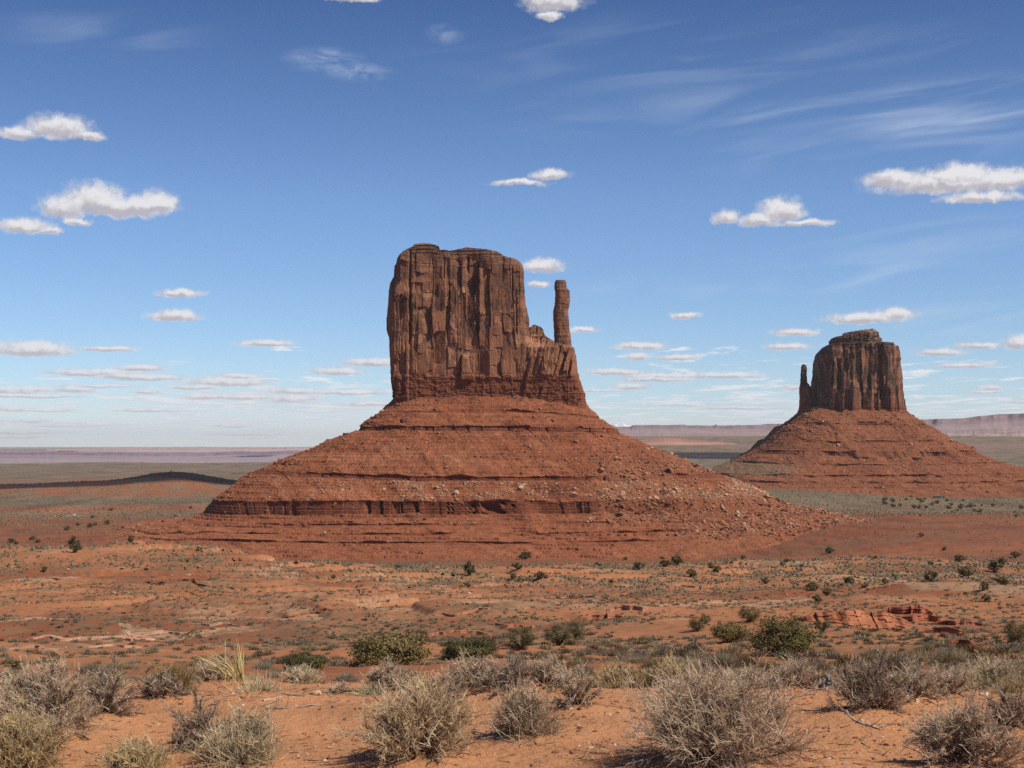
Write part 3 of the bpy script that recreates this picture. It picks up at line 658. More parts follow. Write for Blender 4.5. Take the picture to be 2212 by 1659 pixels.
def east_tint(seed, cap=False):
    def f(zx, zy, rel, nx, front, x, z):
        c = np.broadcast_to(CL * 0.95, zx.shape + (3,))
        v = fbm2(zx / 26., zy / 140., 4, seed) + 0.5 * fbm2(zx / 90., zy / 90., 3, seed + 4)
        c = lerp(c, VARN * 0.85, 0.92 * sstep(-0.25, 0.12, v) * (1 - 0.7 * sstep(560, 680, zy)))
        c = lerp(c, CLB * 0.9, 0.5 * sstep(0.25, 0.45, fbm2(zx / 45., zy / 50., 4, seed + 9)))
        c = lerp(c, RD, 0.7 * sstep(640, 690, zy))
        if cap: c = lerp(np.broadcast_to(VARN * 0.85, zx.shape + (3,)), CAPC * 1.5, sstep(0.1, 0.35, fbm2(zx / 22., zy / 9., 3, seed) + 0.25 * sstep(1000, 1120, zx)))
        return c * (1 + 0.15 * noise2(zy / 6., zx / 300., seed + 12))[..., None]
    return f
def build_east():
    d0 = 2900.0; loc = (X(1860, 2960), 2960.0, -80.0)
    t = thing('sandstone_butte', 'smaller farther red butte at right with a dark cap and a spire at its left', 'butte', loc)
    body = [(226,779,1256),(240,746,1261),(255,742,1264),(310,712,1277),(340,705,1282),(372,698,1276),(400,696,1284),(460,694,1289),(490,687,1291),(540,679,1293),(600,671,1308),(680,667,1314),(740,662,1328),(790,657,1337)]
    top = [(690,300),(740,254),(800,238),(860,238),(900,234),(1000,236),(1100,232),(1170,226),(1262,228),(1272,250)]
    cliff_mesh('cliff', t, loc, body, top, (d0, d0 + 140), d0, 4.2, east_features, 1, 13, EU, EV, 330, 520, 90, east_tint(131), east_strata, 2.0)
    cap = [(118,1000,1120),(135,960,1135),(150,895,1150),(178,830,1158),(190,806,1162),(215,806,1166),(236,808,1166),(262,815,1160)]
    ctop = [(800,200),(808,188),(832,179),(885,176),(892,152),(940,148),(1000,136),(1060,128),(1115,120),(1132,132),(1150,150),(1156,176),(1166,190)]
    def capf(zx, zy):
        h2, p2 = pillars(zx, zy, 20, 169); h3, p3 = pillars(zx, zy, 9, 172)
        return 3 * h2 + 1.5 * h3 + 1.5 * flakes(zx, zy, 26, 14, 184) + 2.5 * (hash1(np.floor(zy / 14.).astype(np.int64), 2) - .5)
    cliff_mesh('cap_rock', t, loc, cap, ctop, (d0 + 14, d0 + 100), d0, 4.0, capf, 1, 15, EU, EV, 120, 300, 60, east_tint(137, True), None, 1.6)
    sp = [(380,596,618),(388,593,626),(395,591,629),(412,590,632),(440,588,629),(480,586,631),(512,585,633),(525,583,646),(545,580,656),(560,579,666),(640,580,670),(690,578,678),(750,572,690),(800,566,700)]
    spt = [(584,398),(590,387),(600,381),(616,381),(628,387),(636,402)]
    spf = lambda zx, zy: 1.2 * fbm2(zx / 14., zy / 30., 3, 157) + 1.5 * flakes(zx, zy, 16, 30, 154)
    cliff_mesh('spire', t, loc, sp, spt, (d0 + 30, d0 + 80), d0, 2.8, spf, 1, 17, EU, EV, 220, 130, 60, east_tint(143), east_strata, 0.8)
    lev = [(877, 2906, 1732, 1946, 2970, 3035, 0, -3, 4.0),
           (884, 2896, 1728, 1952, 2970, 3045, -5, -8, 3.8),
           (911, 2862, 1700, 1985, 2968, 3075, -1, -2, 3.4),
           (919, 2861, 1690, 1990, 2967, 3078, -1, -2, 3.4),
           (951, 2822, 1660, 2040, 2964, 3115, 4, 2, 3.2),
           (956, 2821, 1655, 2046, 2963, 3118, 4, 2, 3.2),
           (976, 2793, 1630, 2090, 2960, 3140, 4, 3, 3.0),
           (986, 2791, 1622, 2098, 2960, 3145, 4, 2, 3.0),
           (1003, 2762, 1585, 2140, 2955, 3180, 4, 4, 2.8),
           (1006, 2761, 1580, 2146, 2955, 3182, 4, 4, 2.8),
           (1026, 2715, 1520, 2215, 2945, 3230, 0, 3, 2.6),
           (1030, 2714, 1515, 2222, 2945, 3232, 0, 3, 2.6),
           (1041, 2690, 1480, 2260, 2940, 3270, 0, 2, 2.5),
           (1045, 2689, 1475, 2266, 2940, 3272, 0, 2, 2.5),
           (1055, 2660, 1440, 2310, 2930, 3310, 0, 2, 2.4),
           (1085, 2560, 1380, 2380, 2920, 3400, -18, -18, 2.4)]
    sub = [8, 22, 6, 22, 5, 16, 8, 14, 5, 18, 5, 12, 5, 12, 10]
    ledges = [(2, 1.0, 2.0, 1.5, []), (4, 1.2, 2.4, 1.5, []), (6, 2.0, 3.2, 3.5, [(1930,2),(1950,1.5),(1990,2),(2025,4),(2040,3),(1720,4),(1735,3),(2110,3)]), (8, 1.0, 2, 1, []), (10, 1.4, 3, 1, []), (12, 1.4, 3, 1, [])]
    bury = lambda u, y, T: sstep(0.1, 0.35, fbm2(u / 45., T * 0.6, 3, 199)) * (1 - sstep(5.8, 6, T) * (1 - sstep(7, 7.4, T)))
    def tt(u, T, z, lm, bur, arc, x, y):
        n = fbm3(x / 60., y / 60., z / 40., 4, 170); n2 = fbm3(x / 9., y / 9., z / 9., 3, 174)
        c = lerp(np.broadcast_to(RT * np.array((0.92, 0.98, 1.0)), u.shape + (3,)), RL * 0.85, 0.4 * sstep(0.0, 0.5, n + 0.4 * n2))
        c = lerp(c, RD, 0.65 * sstep(0.05, 0.4, -n)); c = c * (1 + 0.28 * noise2(z / 2.0, arc / 300., 178) + 0.15 * fbm2(arc / 20., T * .4, 3, 179))[..., None]
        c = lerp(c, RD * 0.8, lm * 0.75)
        g = (1 - sstep(1680, 1760, u + 60 * n)) * sstep(7.5, 9, T) * (1 - sstep(10.2, 11, T + n))
        return lerp(c, SCRUB, 0.6 * g)
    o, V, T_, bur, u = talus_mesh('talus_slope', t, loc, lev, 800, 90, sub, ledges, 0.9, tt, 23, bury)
    return V, T_, bur, u

# ------------------------------------------------------------------ far mesas
def mesa(name, label, cat, d, prof, cliff_v, run, base_z_, colr, seed, depth=4000, kind=None, low=None):
    """prof: list of (u, v_top). A tableland: top, cliff band, sloping foot"""
    p = np.array(prof, float); uu = np.linspace(p[0, 0], p[-1, 0], 700)
    vt = np.interp(uu, p[:, 0], p[:, 1]) + 0.8 * fbm2(uu / 9., 0 * uu, 4, seed)
    x = X(uu, d); zt = Z(vt, d); zc = zt - cliff_v / F * d * (1 + 0.6 * fbm2(uu / 40., 0 * uu + 4, 3, seed))
    plan = run * (0.16 * fbm2(x / (0.045 * d), 0 * x, 4, seed + 2) + 0.05 * np.abs(noise2(x / (0.012 * d), 0 * x, seed + 3)))
    rows = []
    tl = np.concatenate([[0.0, 0.5, 1.0], 1 + np.linspace(0, 1, 9)[1:], 2 + np.linspace(0, 1, 42)[1:]])
    for t in tl:
        if t <= 1: y = d + depth * (1 - t); zz = zt; yy = y + plan
        elif t <= 2: yy = d + plan - run * 0.03 * (t - 1) ; zz = zt + (zc - zt) * (t - 1)
        else:
            q = t - 2; yy = d + plan * (1 - q) ** 9 - run * 0.03 - run * q ** 1.0
            zcs = np.convolve(np.pad(zc, 60, 'edge'), np.ones(121) / 121, 'valid'); zq = zc + (zcs - zc) * min(1.0, q * 9)
            zz = zq + (base_z_ - zq) * (0.45 * (1 - (1 - q) ** 5) + 0.55 * (1 - (1 - q) ** 1.25))
            zz = zz + (zc - base_z_) * 0.035 * np.sin(q * math.pi) * fbm2(x / (0.008 * d), 0 * x + q * 1.5, 4, seed + 6) * 2
        rows.append(np.stack([x * yy / d, yy + 0 * x, zz + 0 * x], -1))
    V = np.stack(rows); tt = np.broadcast_to(tl[:, None], V.shape[:2])
    c = lerp(np.broadcast_to(np.array(colr), V.shape), np.array(colr) * np.array((0.72, 0.66, 0.68)), sstep(0.95, 1.0, tt) * (1 - sstep(2.0, 2.1, tt)) * 0.8)
    bn = fbm2(V[..., 0] / (0.06 * d), V[..., 1] / (0.02 * d), 4, seed + 8)
    hb = noise2((V[..., 2] + 12 * bn) / (0.0026 * d), V[..., 0] / (0.25 * d), seed + 9); c = c * (1 + 0.20 * hb * (tt > 1))[..., None]
    c = lerp(c, np.array(low if low else colr), sstep(2.12, 2.5, tt + 0.35 * bn)); c = lerp(c, SCRUB * 1.1, 0.8 * sstep(2.62, 2.95, tt + 0.5 * bn))
    loc = (float(V[2, 350, 0]), float(V[2, 350, 1]), float(base_z_))
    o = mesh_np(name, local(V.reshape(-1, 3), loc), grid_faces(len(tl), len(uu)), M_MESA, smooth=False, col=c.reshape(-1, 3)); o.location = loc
    if kind: tag(o, label, None, None, kind)
    else: tag(o, label, cat)
    return o
def build_far():
    hazed_pink = (0.30, 0.215, 0.22)  # mesa pink greyed: part of the distance haze is painted into it
    mesa('plateau', 'long low pale lavender tableland along the left horizon', 'plateau', 11000, [(-500,979),(-100,978),(0,977),(70,978),(110,976.5),(190,979),(240,978),(330,980.5),(400,979.5),(440,981),(520,977),(560,978.5),(640,975),(690,976.5),(800,974),(1200,974)], 3, 3300, -100, (0.31, 0.235, 0.265), 1, 3000, low=(0.36, 0.28, 0.29))  # bluish base colour carries some of the distance haze as paint
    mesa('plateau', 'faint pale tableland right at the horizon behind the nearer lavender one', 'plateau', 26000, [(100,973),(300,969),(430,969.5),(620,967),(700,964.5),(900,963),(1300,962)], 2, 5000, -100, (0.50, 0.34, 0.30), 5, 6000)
    mesa('small_butte', 'tiny flat-topped butte on the lavender tableland at far left', 'butte', 11500, [(108,980),(122,975.5),(132,973.2),(158,973.4),(166,975.5),(184,980)], 2, 300, -95, (0.34, 0.19, 0.16), 8, 250)
    mesa('mesa', 'long pink mesa with a cliff rim between the two large buttes', 'mesa', 14500, [(1180,930),(1300,924),(1340,922),(1362,921.5),(1366,918.5),(1385,918),(1450,917.5),(1480,916.5),(1486,918.5),(1540,919),(1548,917),(1552,919),(1640,918),(1652,915.5),(1720,915),(1780,915.5),(1860,920)], 4, 2300, 50, hazed_pink, 11, 4000, low=(0.36, 0.25, 0.22))
    mesa('mesa', 'tall pinkish mesa with fluted cliffs behind the slope at the right edge', 'mesa', 12500, [(1880,917),(1960,908),(1990,906),(2040,905),(2080,903.5),(2110,899),(2160,894),(2212,893),(2400,890),(2700,894)], 8, 2000, 30, hazed_pink, 17, 4000, low=(0.40, 0.275, 0.235))
    # low pink rise in front of the mesa
    mesa('low_ridge', 'low bare pink ridge in the plain in front of the long pink mesa', 'ridge', 9300, [(1290,964),(1340,956),(1400,949),(1440,946.5),(1500,949),(1560,955),(1620,962)], 1.5, 500, -45, (0.45, 0.24, 0.17), 21, 1200)
    # snow-capped mountain on the horizon
    uu = np.linspace(1270, 1460, 120); pk = np.interp(uu, [1270,1300,1318,1326,1334,1342,1356,1366,1390,1460], [930,923,916,913,914.5,912,917,918,924,932]) + 0.7 * fbm2(uu / 6., 0 * uu, 3, 3)
    d = 42000; x = X(uu, d); zt = Z(pk, d); V = []
    for q in np.linspace(-1, 1, 24):
        w = 1 - abs(q); V.append(np.stack([x, d + q * 5000 + 0 * x, -100 + (zt + 100) * w ** 0.9 + 90 * w * (1 - w) * noise2(x / 500., 0 * x + q * 6, 9) * 4], -1))
    V = np.stack(V); h = (V[..., 2] + 100) / (zt + 101).max()
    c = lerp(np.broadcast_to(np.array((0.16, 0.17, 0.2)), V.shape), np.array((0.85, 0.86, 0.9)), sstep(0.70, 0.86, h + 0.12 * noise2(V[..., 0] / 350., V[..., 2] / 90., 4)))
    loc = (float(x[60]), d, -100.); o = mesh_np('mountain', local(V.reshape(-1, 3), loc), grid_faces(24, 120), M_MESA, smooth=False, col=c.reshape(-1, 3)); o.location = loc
    tag(o, 'faint blue snow-capped mountain on the horizon right of the central butte', 'mountain')

# ------------------------------------------------------------------ rocks
def ico(sub):
    import bmesh
    bm = bmesh.new(); bmesh.ops.create_icosphere(bm, subdivisions=sub, radius=1.0)
    V = np.array([v.co[:] for v in bm.verts]); Fc = np.array([[v.index for v in f.verts] for f in bm.faces]); bm.free()
    return V, Fc
def rock_shape(rng, sub=3, cuts=9, squash=0.7):
    V, Fc = ico(sub)
    V = V * (1 + 0.12 * fbm3(V[:, 0] * 1.7 + rng.uniform(0, 90), V[:, 1] * 1.7, V[:, 2] * 1.7, 3, rng.randint(99)))[:, None]
    for _ in range(cuts):
        n = rng.normal(size=3); n /= np.linalg.norm(n); k = rng.uniform(0.45, 0.8)
        ex = np.maximum(V @ n - k, 0); V = V - ex[:, None] * n
    V = V * np.array((rng.uniform(.8, 1.3), rng.uniform(.8, 1.1), squash * rng.uniform(.75, 1.2)))
    return V, Fc
def merge_copies(V, Fc, pos, rot, size, col):
    """many transformed copies of one small shape as plain arrays"""
    c, s = np.cos(rot), np.sin(rot)
    sx = size if np.ndim(size) == 2 else np.repeat(np.asarray(size)[:, None], 3, 1)
    L = V[None] * sx[:, None, :]
    x = L[..., 0] * c[:, None] - L[..., 1] * s[:, None]; y = L[..., 0] * s[:, None] + L[..., 1] * c[:, None]
    W = np.stack([x, y, L[..., 2]], -1) + pos[:, None, :]
    Fa = Fc[None] + (np.arange(len(pos)) * len(V))[:, None, None]
    return W.reshape(-1, 3), Fa.reshape(-1, Fc.shape[1]), np.repeat(col, len(V), 0)
def pile(parts):
    off = 0; Vs, Fs, Cs = [], {}, []
    for V, Fa, C in parts:
        Vs.append(V); Cs.append(C); Fs.setdefault(Fa.shape[1], []).append(Fa + off); off += len(V)
    return np.concatenate(Vs), [np.concatenate(f) for f in Fs.values()], np.concatenate(Cs)
def proto(name, V, Fs, mat, col, smooth=False):
    return mesh_np(name, V, Fs, mat, smooth=smooth, col=col, link=False).data
def inst(name, me, loc, rotz=0.0, scale=1.0, parent=None):
    o = bpy.data.objects.new(name, me); COL.objects.link(o); o.location = loc; o.rotation_euler = (0, 0, rotz)
    o.scale = (scale,) * 3 if np.isscalar(scale) else scale
    if parent: o.parent = parent
    return o

TONES = {'pale': np.array((0.46, 0.285, 0.175)), 'red': np.array((0.34, 0.155, 0.09)), 'dark': np.array((0.17, 0.075, 0.05))}
def scatter_rubble(data, seed, n_ind, n_rest, dens, big, name_place, d_ref):
    V, T, bur, u = data; rng = np.random.RandomState(seed)
    nr, nc = T.shape
    A = np.linalg.norm(np.cross(V[1:, :-1] - V[:-1, :-1], V[:-1, 1:] - V[:-1, :-1]), axis=-1)
    w = A * dens(u[:-1, :-1], T[:-1, :-1], bur[:-1, :-1], V[:-1, :-1])
    w = np.where(V[:-1, :-1, 1] < d_ref + 60, w, 0).ravel(); w = w / w.sum()
    n = n_ind + n_rest
    k = rng.choice(len(w), n, p=w); r, c = k // (nc - 1), k % (nc - 1)
    f, g = rng.rand(n, 1), rng.rand(n, 1)
    P = V[r, c] * (1 - f) * (1 - g) + V[r + 1, c] * f * (1 - g) + V[r, c + 1] * (1 - f) * g + V[r + 1, c + 1] * f * g
    size = np.clip(big[0] * np.exp(rng.normal(0, big[1], n)), big[0] * 0.45, big[2])
    uu, tt, bb = u[r, c], T[r, c], bur[r, c]
    size *= 0.82 + 0.28 * bb
    tone = np.where(rng.rand(n) < 0.62, 1, np.where(rng.rand(n) < 0.34, 0, 2))
    if seed == 1: tone = np.where((tt > 7) & (tt < 8.1) & (rng.rand(n) < 0.85), 0, tone)
    tn = ['pale', 'red', 'dark']
    order = np.argsort(-size)
    ind, rest = order[:n_ind], order[n_ind:]
    shapes = [rock_shape(rng) for _ in range(8)]
    mes = [[proto('boulder', Vv, [Ff], M_ROCK, np.repeat(TONES[t][None], len(Vv), 0) * rng.uniform(.85, 1.15)) for Vv, Ff in shapes] for t in tn]
    for i in ind:
        o = inst('boulder', mes[tone[i]][rng.randint(8)], P[i] + np.array((0, 0, 0.15 * size[i])), rng.uniform(0, 6.28), size[i])
        o.rotation_euler = (rng.uniform(-.5, .5), rng.uniform(-.5, .5), rng.uniform(0, 6.28))
        tw = {'pale': 'pale tan', 'red': 'reddish', 'dark': 'dark brown'}[tn[tone[i]]]
        where = name_place(uu[i], tt[i])
        tag(o, f'{tw} boulder {where}', 'boulder', 'boulders fallen on the butte slopes')
    Vs, Fs = rock_shape(rng, 2, 6); parts = []
    sh2 = [rock_shape(rng, 2, 6) for _ in range(5)]; which = rng.randint(0, 5, len(rest))
    for q in range(5):
        j = rest[which == q]
        col = np.stack([TONES[tn[t]] for t in tone[j]]) * rng.uniform(.75, 1.2, (len(j), 1))
        parts.append(merge_copies(*sh2[q], P[j] + np.stack([0 * size[j], 0 * size[j], 0.1 * size[j]], 1), rng.uniform(0, 6.28, len(j)), size[j], col))
    Va, Fa, Ca = pile(parts)
    o = mesh_np('rubble', Va, Fa, M_ROCK, col=Ca); tag(o, 'small rock rubble strewn over the slope of ' + ('the central butte' if seed == 1 else 'the right-hand butte'), None, None, 'stuff')

def rubble_all(wV, eV):
    def dw(u, T, b, V):
        m = 0.10 + 0 * u
        m = m + 0.75 * ((T > 5) & (T < 6)) * sstep(-0.15, 0.25, fbm2(u / 40., T * 2.5, 3, 5))
        m = m + 1.3 * ((T > 6.7) & (T < 8.05)) * sstep(-0.05, 0.25, fbm2(u / 45., T, 3, 8)) * (u > 560) + 3.2 * ((T > 7.0) & (T < 8.0)) * sstep(830, 870, u) * (1 - sstep(1120, 1190, u)) * sstep(-.2, .15, fbm2(u / 30., T * 1.5, 3, 18))
        m = m + 0.4 * ((T > 9.2) & (T < 10.3)) * sstep(0.0, 0.3, fbm2(u / 30., T, 3, 11))
        m = m + 1.5 * b * (T > 4.6) * (T < 14.5) * (u > 900)
        m = m + 0.12 * (T < 5); m = m * (1 - 0.75 * (T > 11.) * (1 - b))
        return m
    def pw(u, T):
        if u > 1240 and T > 5: return 'in the rubble on the central butte right flank' if T < 9 else 'low in the rubble fan at the central butte right foot'
        if T < 5: return 'high on the central butte just under its cliff'
        if T < 7: return 'on the middle slope of the central butte left of the rubble flank'
        if T < 8.6: return 'on the slope above the tallest ledge of the central butte'
        return 'at the foot of the tallest ledge of the central butte'
    scatter_rubble(wV, 1, 250, 20000, dw, (0.45, 0.68, 4.2), pw, 1500)
    de = lambda u, T, b, V: 0.12 + 0.9 * b * (T < 9) + 0.3 * (T < 5)
    scatter_rubble(eV, 2, 50, 4000, de, (0.95, 0.55, 4.0), lambda u, T: 'on the slope of the right-hand butte ' + ('close under its cliff' if T < 4 else 'near its lower ledges'), 2900)

# ------------------------------------------------------------------ plants
M_TWIG = tint_mat('dry_twigs', 0.85, 0.22, 9.0, spec=0.2)
M_LEAF = tint_mat('leaves', 0.8, 0.25, 6.0, spec=0.15, transl=0.15)
M_BARK = tint_mat('bark', 0.95, 0.3, 12.0)
M_SCRUB = tint_mat('scrub', 0.9, 0.2, 2.0)
def tubes(P, r0, r1, sides=3):
    """polylines (N,k,3) to thin tapered prisms"""
    N, k, _ = P.shape
    Tn = np.gradient(P, axis=1); Tn /= np.linalg.norm(Tn, axis=-1, keepdims=True) + 1e-9
    a = np.cross(Tn, np.array((0.31, 0.52, 0.79))); a /= np.linalg.norm(a, axis=-1, keepdims=True) + 1e-9
    b = np.cross(Tn, a)
    t = np.linspace(0, 1, k)[None, :]
    r = (np.asarray(r0)[:, None] * (1 - t) + np.asarray(r1)[:, None] * t)[..., None]
    ring = [P + r * (a * math.cos(q) + b * math.sin(q)) for q in np.arange(sides) * 2 * math.pi / sides]
    V = np.stack(ring, 2)                                       # N,k,sides,3
    base = (np.arange(N) * k * sides)[:, None, None]; j = np.arange(k - 1)[None, :, None]; s = np.arange(sides)[None, None, :]; s1 = (s + 1) % sides
    Fq = np.stack([base + j * sides + s, base + j * sides + s1, base + (j + 1) * sides + s1, base + (j + 1) * sides + s], -1).reshape(-1, 4)
    return V.reshape(-1, 3), Fq
def rand_dirs(rng, n, e0, e1):
    az = rng.uniform(0, 2 * math.pi, n); el = np.radians(rng.uniform(e0, e1, n))
    return np.stack([np.cos(az) * np.cos(el), np.sin(az) * np.cos(el), np.sin(el)], 1)
def grow(rng, base, dirs, length, k, bend, up=0.0):
    """curved polylines from base points"""
    N = len(base); P = np.zeros((N, k, 3)); P[:, 0] = base; d = dirs.copy(); st = (np.asarray(length) / (k - 1))[:, None]
    for i in range(1, k):
        d = d + rng.normal(0, bend, (N, 3)) + np.array((0, 0, up)); d /= np.linalg.norm(d, axis=1, keepdims=True)
        P[:, i] = P[:, i - 1] + d * st
    return P
def sprout(rng, P, n, length, k, spread, bend, t0=0.25, up=0.0):
    """side branches from polylines P"""
    N, kk, _ = P.shape; i = rng.randint(0, N, n); t = (t0 + (1 - t0) * np.sqrt(rng.rand(n))) * (kk - 1.001); j = t.astype(int); f = (t - j)[:, None]
    b = P[i, j] * (1 - f) + P[i, j + 1] * f; d = P[i, j + 1] - P[i, j]; d /= np.linalg.norm(d, axis=1, keepdims=True) + 1e-9
    d = d + rng.normal(0, spread, (n, 3)); d[:, 2] += up; d /= np.linalg.norm(d, axis=1, keepdims=True)
    return grow(rng, b, d, length * rng.uniform(.5, 1.25, n), k, bend)
def shade(rng, n, per, c, var=0.22):
    return np.repeat(np.asarray(c)[None] * (1 + rng.uniform(-var, var, (n, 1))), per, 0)
TW = {'grey': ((0.26, 0.18, 0.12), (0.41, 0.295, 0.20), (0.57, 0.42, 0.285)), 'warm': ((0.26, 0.175, 0.105), (0.45, 0.315, 0.185), (0.61, 0.445, 0.265)),
      'dark': ((0.20, 0.135, 0.095), (0.27, 0.19, 0.135), (0.40, 0.29, 0.205)), 'olive': ((0.26, 0.18, 0.10), (0.42, 0.305, 0.155), (0.56, 0.42, 0.22)),
      'pale': ((0.28, 0.20, 0.13), (0.46, 0.36, 0.225), (0.62, 0.49, 0.31))}
def twig_shrub(seed, R, H, tone='grey', ns=34, n2=420, n3=4200, straw=30, tuft=0.0, px=0.0045):
    """bare desert shrub: returns mesh datas (stems, twigs). R, H metres; px = metres per picture unit there"""
    rng = np.random.RandomState(seed); c1, c2, c3 = map(np.array, TW[tone])
    d = rand_dirs(rng, ns, 1, 84); lean = rng.normal(0, .16, 2); d[:, :2] += lean; d /= np.linalg.norm(d, axis=1, keepdims=True)
    ell = 1 / np.sqrt((d[:, 0] ** 2 + d[:, 1] ** 2) / R ** 2 + d[:, 2] ** 2 / H ** 2)
    azm = np.arctan2(d[:, 1], d[:, 0]); ell = ell * (1 + .30 * fbm2(np.cos(azm) * 1.3 + seed, np.sin(azm) * 1.3 + d[:, 2] * 1.5, 2, seed % 97)) * np.where(rng.rand(ns) < .10, 1.2, 1.0)
    base = np.stack([rng.normal(0, .07 * R, ns), rng.normal(0, .07 * R, ns), np.full(ns, -0.03)], 1)
    S1 = grow(rng, base, d, ell * rng.uniform(.62, .95, ns), 7, 0.13, 0.02)
    S2 = sprout(rng, S1, n2, 0.36 * R, 5, 0.50, 0.20, 0.2, 0.10 + tuft)
    S3 = sprout(rng, S2, n3, 0.125 * R, 3, 0.65, 0.25, 0.15, 0.10 + tuft)
    S3b = sprout(rng, S1, n3 // 4, 0.16 * R, 3, 0.6, 0.2, 0.45, 0.1 + tuft)
    w = max(0.0011, 0.34 * px)
    A = [(*tubes(S1, rng.uniform(.006, .017, ns) * R / .5, np.full(ns, .003)), shade(rng, ns, 21, c1)),
         (*tubes(S2, np.full(n2, max(.0032, .8 * w)), np.full(n2, w * .7)), shade(rng, n2, 15, c2))]
    B = [(*tubes(S3, np.full(n3, w), np.full(n3, w * .55)), shade(rng, n3, 9, c3, .38)), (*tubes(S3b, np.full(len(S3b), w), np.full(len(S3b), w * .6)), shade(rng, len(S3b), 9, c2, .38))]
    if straw:
        db = rand_dirs(rng, straw, 5, 80); el2 = 1 / np.sqrt((db[:, 0] ** 2 + db[:, 1] ** 2) / R ** 2 + db[:, 2] ** 2 / H ** 2)
        ST = grow(rng, db * (el2 * rng.uniform(.25, .75, straw))[:, None], rand_dirs(rng, straw, -10, 75), np.full(straw, .42 * R), 5, .22)
        A.append((*tubes(ST, np.full(straw, max(.0035, w)), np.full(straw, .0015)), shade(rng, straw, 15, (0.50, 0.41, 0.29), .25)))
    return A, B
def blade_clump(seed, R, H, n, tone, w, droop=0.12, e0=25, e1=88, k=4):
    """mound of fine upright stems"""
    rng = np.random.RandomState(seed); d = rand_dirs(rng, n, e0, e1); ell = 1 / np.sqrt((d[:, 0] ** 2 + d[:, 1] ** 2) / R ** 2 + d[:, 2] ** 2 / H ** 2)
    base = np.stack([rng.normal(0, .30 * R, n), rng.normal(0, .30 * R, n), np.full(n, -0.02)], 1)
    P = grow(rng, base, d, ell * rng.uniform(.5, 1.0, n), k, droop)
    c = np.array(tone)[rng.randint(0, len(tone), n)] * rng.uniform(.75, 1.25, (n, 1))
    return (*tubes(P, np.full(n, w), np.full(n, w * .35)), np.repeat(c, k * 3, 0))
def leafy(seed, n_cl, n_leaf, R, H, leaf, tone, low=0.0, squash=None):
    """crown of leaf-sized faces gathered in sprays around limb ends"""
    rng = np.random.RandomState(seed)
    d = rng.normal(size=(n_cl, 3)); d /= np.linalg.norm(d, axis=1, keepdims=True); rad = rng.uniform(.45, 1.0, (n_cl, 1)) ** .6
    lump = 1 + 0.32 * fbm3(d[:, 0] * 1.9, d[:, 1] * 1.9, d[:, 2] * 1.9, 2, seed)[:, None]
    ctr = d * rad * lump * np.array((R, R, H * .5)) * .84 + np.array((0, 0, H * (.5 + low)))
    ctr[:, 2] = np.maximum(ctr[:, 2], H * .10 + rng.uniform(0, .06, n_cl) * H)
    i = rng.randint(0, n_cl, n_leaf); off = rng.normal(0, 1, (n_leaf, 3)) * np.array((.15 * R, .15 * R, .12 * H)) * rng.uniform(.4, 1.1, (n_leaf, 1))
    p = ctr[i] + off
    nrm = (d[i] + off / (.4 * R) + rng.normal(0, .7, (n_leaf, 3))); nrm[:, 2] += .3; nrm /= np.linalg.norm(nrm, axis=1, keepdims=True)
    a = np.cross(nrm, rng.normal(size=(n_leaf, 3))); a /= np.linalg.norm(a, axis=1, keepdims=True); b = np.cross(nrm, a)
    s = leaf * rng.uniform(.6, 1.3, (n_leaf, 1)); b = b * .6
    V = np.stack([p + a * s, p + b * s, p - a * s, p - b * s], 1).reshape(-1, 3)
    tn = np.array(tone); hue = rng.randint(0, len(tn), n_cl)
    c = tn[hue[i]] * rng.uniform(.7, 1.3, (n_leaf, 1))
    return V, np.arange(n_leaf * 4).reshape(-1, 4), np.repeat(c, 4, 0), ctr
JUN = [(0.125, 0.112, 0.045), (0.165, 0.14, 0.055), (0.10, 0.092, 0.042)]
OLIVE = [(0.225, 0.175, 0.06), (0.18, 0.145, 0.05), (0.27, 0.205, 0.075), (0.23, 0.165, 0.08)]
def tree_meshes(seed, R, H, n_leaf, leaf, tone, trunk=True, n_cl=46):
    rng = np.random.RandomState(seed); V, Fa, C, ctr = leafy(seed, n_cl, n_leaf, R, H, leaf, tone)
    crown = proto('crown', V, [Fa], M_LEAF, C)
    k = rng.permutation(n_cl)[:16]; P = []
    fork = np.array((0, 0, .18 * H))
    for q in k:
        t = np.linspace(0, 1, 6)[:, None]; e = ctr[q] * .92
        P.append(np.array((rng.normal(0, .03) * R, rng.normal(0, .03) * R, -0.05 * H)) * (1 - t) ** 2 + 2 * (fork + e * np.array((.35, .35, .1))) * t * (1 - t) + e * t * t + rng.normal(0, .02 * R, (6, 3)))
    Vt, Ft = tubes(np.array(P), np.full(16, .055 * R), np.full(16, .012 * R), 5)
    return crown, proto('trunk', Vt, [Ft], M_BARK, np.repeat(np.array((0.15, 0.105, 0.075))[None], len(Vt), 0))

def hit(u, v, dmin=5.5, dmax=6000.):
    """distance along the ground where the picture point (u, v) lies"""
    d = np.exp(np.linspace(math.log(dmin), math.log(dmax), 2500))
    g = ground_z(X(u, d), d); ray = Z(v, d); k = np.argmax(g >= ray)
    return float(d[k]) if g[k] >= ray[k] else float(dmax)
def on_ground(u, v, dmin=5.5):
    d = hit(u, v, dmin); x = X(u, d); return np.array((x, d, float(ground_z(x, d)))), d

